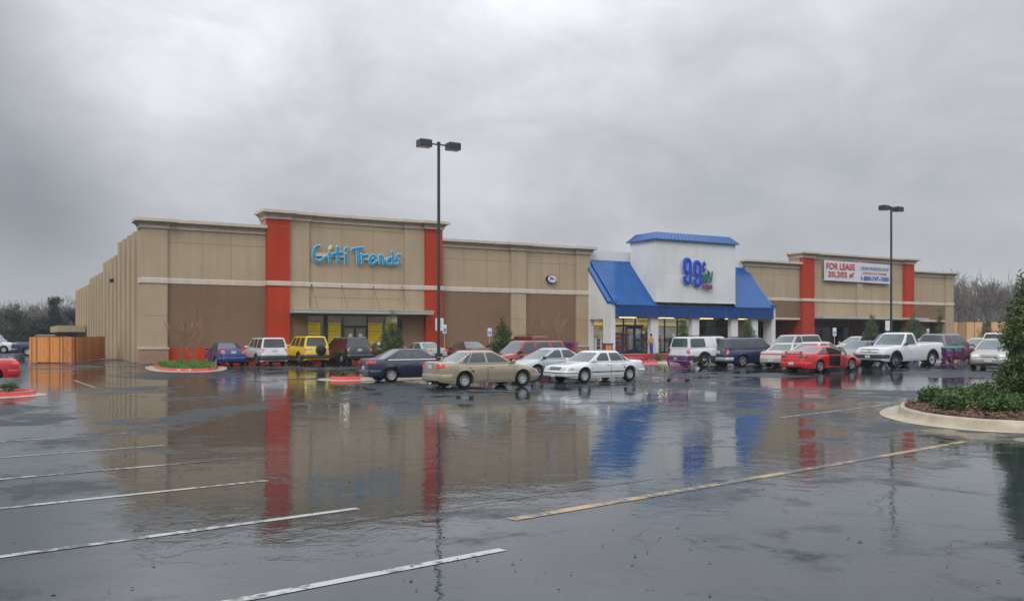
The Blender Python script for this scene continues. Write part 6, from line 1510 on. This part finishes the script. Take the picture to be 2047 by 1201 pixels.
post_sign(36.4, 88.0, 3.6, .40, .95, 'narrow white sign behind the far light pole', False, 1, -20)
post_sign(43.3, 94.5, 2.90, .42, .70, 'small disabled parking sign near the last tan pilaster')

# ---------------------------------------------------------------- fences
def plank_fence(p, q, h_, lab, mat, w_=.14, name='wooden_fence', cat='fence', gap=.0, zb=0.0):
    p = Vector(p); q = Vector(q); d = q - p; L_ = d.length; t = thing(name, lab, cat, (p.x, p.y, G(p.x, p.y)), atan2(d.y, d.x)); rr = random.Random(int(L_ * 10)); mb = MB(); x = 0
    z1 = G(q.x, q.y) - G(p.x, p.y)
    while x < L_: z = z1 * x / L_; mb.box(x, min(x + w_ - .006, L_), -.012 + rr.uniform(-.003, .003), .012, z + zb, z + h_ + rr.uniform(-.02, .02)); x += w_
    mb.build('boards', mat, t)
    for zz in (.35, h_ * .5, h_ - .3):
        k = MB(); k.add([(0, .014, zz), (L_, .014, zz + z1), (L_, .05, zz + z1), (0, .05, zz), (0, .014, zz + .09), (L_, .014, zz + z1 + .09), (L_, .05, zz + z1 + .09), (0, .05, zz + .09)], [(0, 1, 5, 4), (1, 2, 6, 5), (2, 3, 7, 6), (3, 0, 4, 7), (4, 5, 6, 7), (0, 3, 2, 1)]); k.build('rail', mat, t)
    n = int(L_ / 2.4) + 1
    for i in range(n + 1): x = L_ * i / n; z = z1 * i / n; MB().box(x - .05, x + .05, .052, .15, z - .1, z + h_ - .05).build('fence_post', mat, t)
    return t
ENC = [(-32.9, 61.9), (-29.35, 60.75), (-31.7, 70.7)]
plank_fence(ENC[0], ENC[1], 1.75, 'orange cedar board panel at the left of the wooden enclosure', M['wood'], zb=.06)
plank_fence(ENC[1], ENC[2], 1.75, 'orange cedar board panel of the enclosure running back to the store wall', M['wood'], zb=.06)
plank_fence((-35.4, 72.4), ENC[0], 1.75, 'cedar board panel hidden at the back of the wooden enclosure', M['wood'], zb=.06)
plank_fence((51.8, 107.5), (92.0, 100.0), 3.1, 'pale cedar board fence beyond the right end of the stores', M['woodx'], .3)

# ---------------------------------------------------------------- carts
def cart():
    t = thing('shopping_cart', '', 'shopping cart'); 
    b = MB()
    # tapered basket: local x is forwards
    def pt(u, v, w_): # u 0 back..1 front, v -1..1 across, w 0 bottom..1 top
        x = lerp(lerp(-.34, -.42, w_), lerp(.36, .46, w_), u); y = v * lerp(lerp(.20, .27, w_), lerp(.15, .20, w_), u); z = lerp(.52, .98, w_) + (1 - w_) * u * .10; return (x, y, z)
    for w_ in (0, .2, .4, .6, .8, 1.0):
        r_ = .014 if w_ in (0, 1.0) else .006
        b.tube([pt(0, -1, w_), pt(1, -1, w_), pt(1, 1, w_), pt(0, 1, w_), pt(0, -1, w_)], r_, 5)
    for k in range(13):
        u = k / 12
        for v in (-1, 1): b.tube([pt(u, v, 0), pt(u, v, 1)], .008, 4)
    for k in range(7):
        v = -1 + k / 3
        for u in (0, 1): b.tube([pt(u, v, 0), pt(u, v, 1)], .008, 4)
        b.tube([pt(0, v, 0), pt(1, v, 0)], .008, 4)
    b.build('basket', M['purple'], t)
    f = MB()
    for v in (-1, 1):
        f.tube([(-.46, v * .25, 1.02), (-.40, v * .24, .52), (-.36, v * .24, .16)], .013, 6); f.tube([(-.40, v * .24, .50), (.30, v * .16, .50)], .012, 6)
        f.tube([(-.36, v * .24, .17), (.42, v * .17, .17)], .013, 6); f.tube([(.34, v * .16, .18), (-.1, v * .2, .50)], .010, 5)
    f.tube([(.42, -.17, .17), (.42, .17, .17)], .012, 6); f.tube([(-.36, -.24, .17), (-.36, .24, .17)], .012, 6)
    f.build('frame', M['purple'], t)
    f = MB(); f.tube([(-.47, -.25, 1.02), (-.47, .25, 1.02)], .022, 8); f.build('handle', M['teal'], t)
    f = MB(); f.rbox((-.30, 0, .86), (.03, .36, .16), None, .01); f.build('child_seat', M['teal'], t)
    for x, y in ((-.34, .23), (-.34, -.23), (.38, .16), (.38, -.16)):
        MB().lathe([(.01, y - .015), (.06, y - .015), (.065, y), (.06, y + .015), (.01, y + .015)], 14, 'y', (x, 0, .065)).build('castor', M['black'], t)
        MB().tube([(x, y, .07), (x, y, .17)], .010, 5).build('castor_fork', M['post'], t)
    return t
c0 = cart(); placed = []
CL = [(7.35, 40.1, -.0, 160, 1.12, 'purple shopping cart with teal handle alone on the wet asphalt by the white off-road car', None),
      (23.6, 49.0, 0, 250, 1.1, 'purple shopping cart in the lane right of the white pickup', 'purple carts right of the pickup'), (23.75, 49.45, 0, 250, 1.1, 'purple shopping cart in the lane right of the white pickup', 'purple carts right of the pickup'),
      (24.15, 49.2, 0, 240, 1.1, 'purple shopping cart in the lane right of the white pickup', 'purple carts right of the pickup'), (24.3, 49.8, 0, 240, 1.1, 'purple shopping cart in the lane right of the white pickup', 'purple carts right of the pickup'),
      (28.2, 55.2, 0, 200, 1.1, 'purple shopping cart just left of the tan sedan hood', 'purple carts behind the tan sedan'), (28.8, 56.2, 0, 200, 1.1, 'purple shopping cart just left of the tan sedan hood', 'purple carts behind the tan sedan')]
for i in range(6): p = W(31.9 + i * .32, -1.6); CL.append((p[0], p[1], FL, 30, 1.0, 'purple shopping cart in the row against the tan store wall', 'purple carts in a row by the tan store wall'))
for i, (x, y, z, a, s_, lab, gp_) in enumerate(CL):
    o = c0 if i == 0 else copy_tree(c0)
    o.location = (x, y, z if z > .1 else G(x, y)); o.rotation_euler = (0, 0, radians(a)); o.scale = (s_,) * 3; o['label'] = lab
    if gp_: o['group'] = gp_
    elif 'group' in o: del o['group']

# ---------------------------------------------------------------- person by the pillar
def person():
    p = W(40.05, -3.8, FL); root = thing('person', 'person in a tan top and bright blue trousers standing beside the white arcade pillar', 'person', p, FA + radians(200))
    def skinned(name, V, E_, R, mat, par):
        me = bpy.data.meshes.new(name); me.from_pydata(V, E_, []); o = bpy.data.objects.new(name, me); COL.objects.link(o); o.parent = par
        sk = o.modifiers.new('s', 'SKIN'); sk.use_smooth_shade = True
        for i, r_ in enumerate(R): me.skin_vertices[0].data[i].radius = r_ if isinstance(r_, tuple) else (r_, r_); me.skin_vertices[0].data[i].use_root = (i == 0)
        ss = o.modifiers.new('u', 'SUBSURF'); ss.levels = 1; ss.render_levels = 2; me.materials.append(mat); return o
    def sk_add(o):
        bpy.context.view_layer.objects.active = o
    V = [(0, 0, .90), (0, .01, 1.10), (0, 0, 1.32), (.02, 0, 1.43), (.03, 0, 1.50), (.05, 0, 1.60),
         (0, .17, 1.34), (.03, .22, 1.08), (.16, .19, .86), (.20, .18, .79), (0, -.17, 1.34), (.02, -.23, 1.08), (.10, -.24, .84), (.12, -.24, .76),
         (0, .09, .86), (.06, .10, .48), (.0, .10, .08), (.12, .11, .03), (0, -.09, .86), (-.03, -.10, .48), (-.10, -.10, .08), (.02, -.11, .03)]
    E_ = [(0, 1), (1, 2), (2, 3), (3, 4), (4, 5), (2, 6), (6, 7), (7, 8), (8, 9), (2, 10), (10, 11), (11, 12), (12, 13), (0, 14), (14, 15), (15, 16), (16, 17), (0, 18), (18, 19), (19, 20), (20, 21)]
    R = [(.13, .11), (.12, .10), (.14, .10), .055, .055, .085, .06, .045, .035, .03, .06, .045, .035, .03, .085, .06, .045, .035, .085, .06, .045, .035]
    for nm in ('body',):
        me = bpy.data.meshes.new(nm); me.from_pydata(V, E_, []); o = bpy.data.objects.new(nm, me); COL.objects.link(o); o.parent = root
        o.modifiers.new('s', 'SKIN').use_smooth_shade = True
        for i, r_ in enumerate(R): sv = me.skin_vertices[0].data[i]; sv.radius = r_ if isinstance(r_, tuple) else (r_, r_); sv.use_root = (i == 0)
        ss = o.modifiers.new('u', 'SUBSURF'); ss.levels = 1; ss.render_levels = 1
        bpy.context.view_layer.update(); dg = bpy.context.evaluated_depsgraph_get(); m2 = bpy.data.meshes.new_from_object(o.evaluated_get(dg)); o.modifiers.clear(); o.data = m2
        m2.materials.clear(); m2.materials.append(M['skin'])
    # clothes: shells grown from the body
    def cloth(nm, mat, f, d):
        b = MB(); idx = {}
        mm = o.data
        for pl in mm.polygons:
            if f(pl.center):
                vv = []
                for vi in pl.vertices:
                    if vi not in idx: v = mm.vertices[vi]; idx[vi] = len(b.v); b.v.append(tuple(v.co + v.normal * d))
                    vv.append(idx[vi])
                b.f.append(tuple(vv)); b.mi.append(0)
        b.build(nm, mat, root, 60)
    cloth('shirt', M['shirt'], lambda c: .93 < c.z < 1.40 and abs(c.y) < .30 and not (c.z < 1.1 and abs(c.y) > .17), .014)
    cloth('trousers', M['trousers'], lambda c: .09 < c.z < .97 and abs(c.y) < .19 and not (c.x > .14), .018)
    h = MB(); h.ball((.035, 0, 1.635), (.105, .095, .105), 12, 8); h.ball((-.03, 0, 1.56), (.06, .08, .10), 10, 6); h.build('hair', M['hair'], root, 60)
    fc = MB(); fc.ball((.135, 0, 1.585), (.015, .012, .02), 6, 4); fc.build('nose', M['skin'], root)
    sh = MB(); sh.rbox((.07, .105, .035), (.26, .09, .07), None, .02); sh.build('shoe', M['black'], root, 40); sh = MB(); sh.rbox((-.03, -.105, .035), (.26, .09, .07), None, .02); sh.build('shoe', M['black'], root, 40)
    for sg in (1, -1):
        b0 = (.20, .18, .79) if sg > 0 else (.12, -.24, .76); hm = MB(); hm.rbox((b0[0] + .01, b0[1], b0[2] - .03), (.05, .03, .08), None, .01)
        for k in range(4): hm.tube([(b0[0] - .015 + k * .015, b0[1], b0[2] - .06), (b0[0] - .012 + k * .016, b0[1] - sg * .01, b0[2] - .12 + abs(k - 1.5) * .008)], .007, 5)
        hm.tube([(b0[0] + .03, b0[1], b0[2] - .02), (b0[0] + .055, b0[1], b0[2] - .07)], .008, 5); hm.build('hand', M['skin'], root, 60)
person()

# ---------------------------------------------------------------- far trees
def bare_proto(seed, h_, dense=3):
    rr = random.Random(seed); s = MB(); c = MB(); top = Vector((rr.uniform(-.3, .3), rr.uniform(-.3, .3), h_ * .38))
    s.tube([(0, 0, -.3), (top.x * .5, top.y * .5, h_ * .2), tuple(top)], [.22, .17, .13], 7, cap=False)
    for k in range(5):
        a = 6.28 * k / 5 + rr.uniform(-.4, .4); f = rr.uniform(.5, 1); b = Vector((top.x * f, top.y * f, h_ * .38 * f)); branchy(c, b, (cos(a) * .55, sin(a) * .55, 1), h_ * .34, .09, dense, rr, .55, 4, (3, 4), .02, .022)
    branchy(c, top, (0, 0, 1), h_ * .34, .11, dense, rr, .5, 4, (3, 4), .02, .022)
    return s.data('trunk', M['bark']), c.data('crown', M['twig'])
protos = [bare_proto(i, 10) for i in range(5)]
def bare_tree(x, y, h_, i, lab, grp):
    t = thing('bare_tree', lab, 'tree', (x, y, G(x, y)), random.Random(i).uniform(0, 6.28), grp, h_ / 10)
    a, b = protos[i % 5]
    for n_, d in (('trunk', a), ('crown', b)): o = bpy.data.objects.new(n_, d); COL.objects.link(o); o.parent = t
rr = random.Random(55)
for i in range(34):
    d = rr.uniform(125, 175); px_ = 1862 + (2140 - 1862) * (i + .5) / 34; x = (px_ - 1023.5) / 1815 * d; h_ = d / 1815 * (676 - (572 - 14 * sin(i * .9) - rr.uniform(-14, 14))) * 1.0 + 1.4
    bare_tree(x, d, h_, i, 'bare grey winter tree in the wood beyond the cedar fence', 'bare trees beyond the cedar fence')
for i in range(22):
    d = rr.uniform(135, 190); px_ = -70 + 235 * (i + .5) / 22; x = (px_ - 1023.5) / 1815 * d; h_ = d / 1815 * (676 - (606 - rr.uniform(-10, 14))) + 1.4
    bare_tree(x, d, h_, i + 50, 'bare grey winter tree behind the wooden enclosure', 'bare trees at the far left')
def big_green(x, y, h_, w_, seed, mat, lab, grp=None, conic=False):
    rr = random.Random(seed); t = thing('evergreen_tree', lab, 'tree', (x, y, G(x, y)), 0, grp); b = []
    for k in range(26):
        f = rr.random(); r_ = w_ / 2 * ((1 - f) if conic else sin(pi * (.15 + .8 * f)) ** .7); a = rr.uniform(0, 6.28); o = r_ * rr.uniform(.1, .9); s_ = max(.3, w_ * rr.uniform(.08, .18)); b.append((cos(a) * o, sin(a) * o, h_ * (.10 + .85 * f), s_, s_, s_ * .8))
    leaves(b, 6500, .17, seed, .6, .3).build('crown', M[mat], t)
    MB().tube([(0, 0, -.2), (0, 0, h_ * .7)], [.25, .1], 7).build('trunk', M['bark'], t)
def bx(px_, d): return (px_ - 1023.5) / 1815 * d
for i, (px_, d, ytop, w_, mat, lab, con) in enumerate(((-25, 118, 600, 9, 'olive', 'olive green round tree at the left frame edge', False), (28, 124, 618, 7, 'olive', 'olive green tree above the dark blue pickup', False), (66, 130, 640, 6, 'olive', 'low olive tree left of the dark conifer', False),
        (108, 120, 596, 4.5, 'conif', 'pointed dark conifer above the wooden enclosure', True), (128, 128, 622, 7, 'conif', 'broad dark evergreen behind the store back corner', False), (92, 126, 640, 6, 'conif', 'low dark evergreen below the pointed conifer', False), (150, 130, 620, 6, 'conif', 'dark evergreen half hidden by the side wall of the store', False))):
    big_green(bx(px_, d), d, 1.4 + (676 - ytop) * d / 1815, w_, 300 + i, mat, lab, None, con)
# far understorey that reads as one mass
mb = MB(); rr = random.Random(9)
def mass(px0, px1, d, ytop, n):
    for i in range(n):
        px_ = rr.uniform(px0, px1); dd = d + rr.uniform(-6, 6); x = bx(px_, dd); z = .5 + rr.random() ** 1.5 * (1.4 + (676 - ytop) * dd / 1815)
        for q in range(8):
            p = Vector((x + rr.gauss(0, .5), dd + rr.gauss(0, .5), z + rr.gauss(0, .4))); e = Vector((rr.gauss(0, 1), rr.gauss(0, 1), rr.gauss(0, 1))).normalized(); f = e.cross(Vector((rr.gauss(0, 1), rr.gauss(0, 1), 1))).normalized()
            mb.add([p - e * .30, p + f * .05, p + e * .30, p - f * .05], [(0, 1, 2, 3)])
mass(1900, 2150, 178, 615, 2600); mass(-80, 170, 190, 630, 2200)
tag(mb.build('far_undergrowth', M['twig']), 'tangled grey undergrowth low beneath the far bare trees', 'undergrowth', kind='stuff')
# small litter on the asphalt
k = MB(); k.ball((0, 0, .05), (.07, .05, .06), 7, 5); o = k.build('paper_cup', M['signw']); o.location = (-3.45, 38.2, G(-3.45, 38.2)); tag(o, 'crumpled white paper cup on the asphalt behind the gold sedan tail', 'litter')
mb = MB(); rr = random.Random(31)
for i in range(420):
    d = 5 + 30 * rr.random() ** 1.6; x = rr.uniform(-.55, .55) * d; a = rr.uniform(0, 6.28); s_ = rr.uniform(.008, .028) * (1 if rr.random() < .93 else 1.8); z = G(x, d) + .006
    mb.m(rr.randrange(3)).add([(x + cos(a + k * 1.26) * s_ * rr.uniform(.5, 1), d + sin(a + k * 1.26) * s_ * rr.uniform(.5, 1), z + rr.uniform(0, .012)) for k in range(5)], [(0, 1, 2, 3, 4)])
tag(mb.build('debris', [M['bark'], M['black'], M['mulch']]), 'small dark wet leaves and grit scattered on the asphalt', 'debris', kind='stuff')
# ---------------------------------------------------------------- rain haze
hz = MB().box(-420, 420, -60, 420, -1.3, 40).build('haze', None) if False else None
def haze(dens):
    mb = MB().box(-420, 420, -60, 330, -1.2, 24)
    m = bpy.data.materials.new('rain_haze'); m.use_nodes = True; nt = m.node_tree; nt.nodes.clear()
    o = nt.nodes.new('ShaderNodeOutputMaterial'); v = nt.nodes.new('ShaderNodeVolumePrincipled'); v.inputs['Color'].default_value = (.93, .95, 1, 1); v.inputs['Density'].default_value = dens
    nt.links.new(v.outputs[0], o.inputs['Volume']); h = mb.build('haze', m); tag(h, 'thin rain haze in the air', 'haze', kind='stuff')
haze(0.0004)
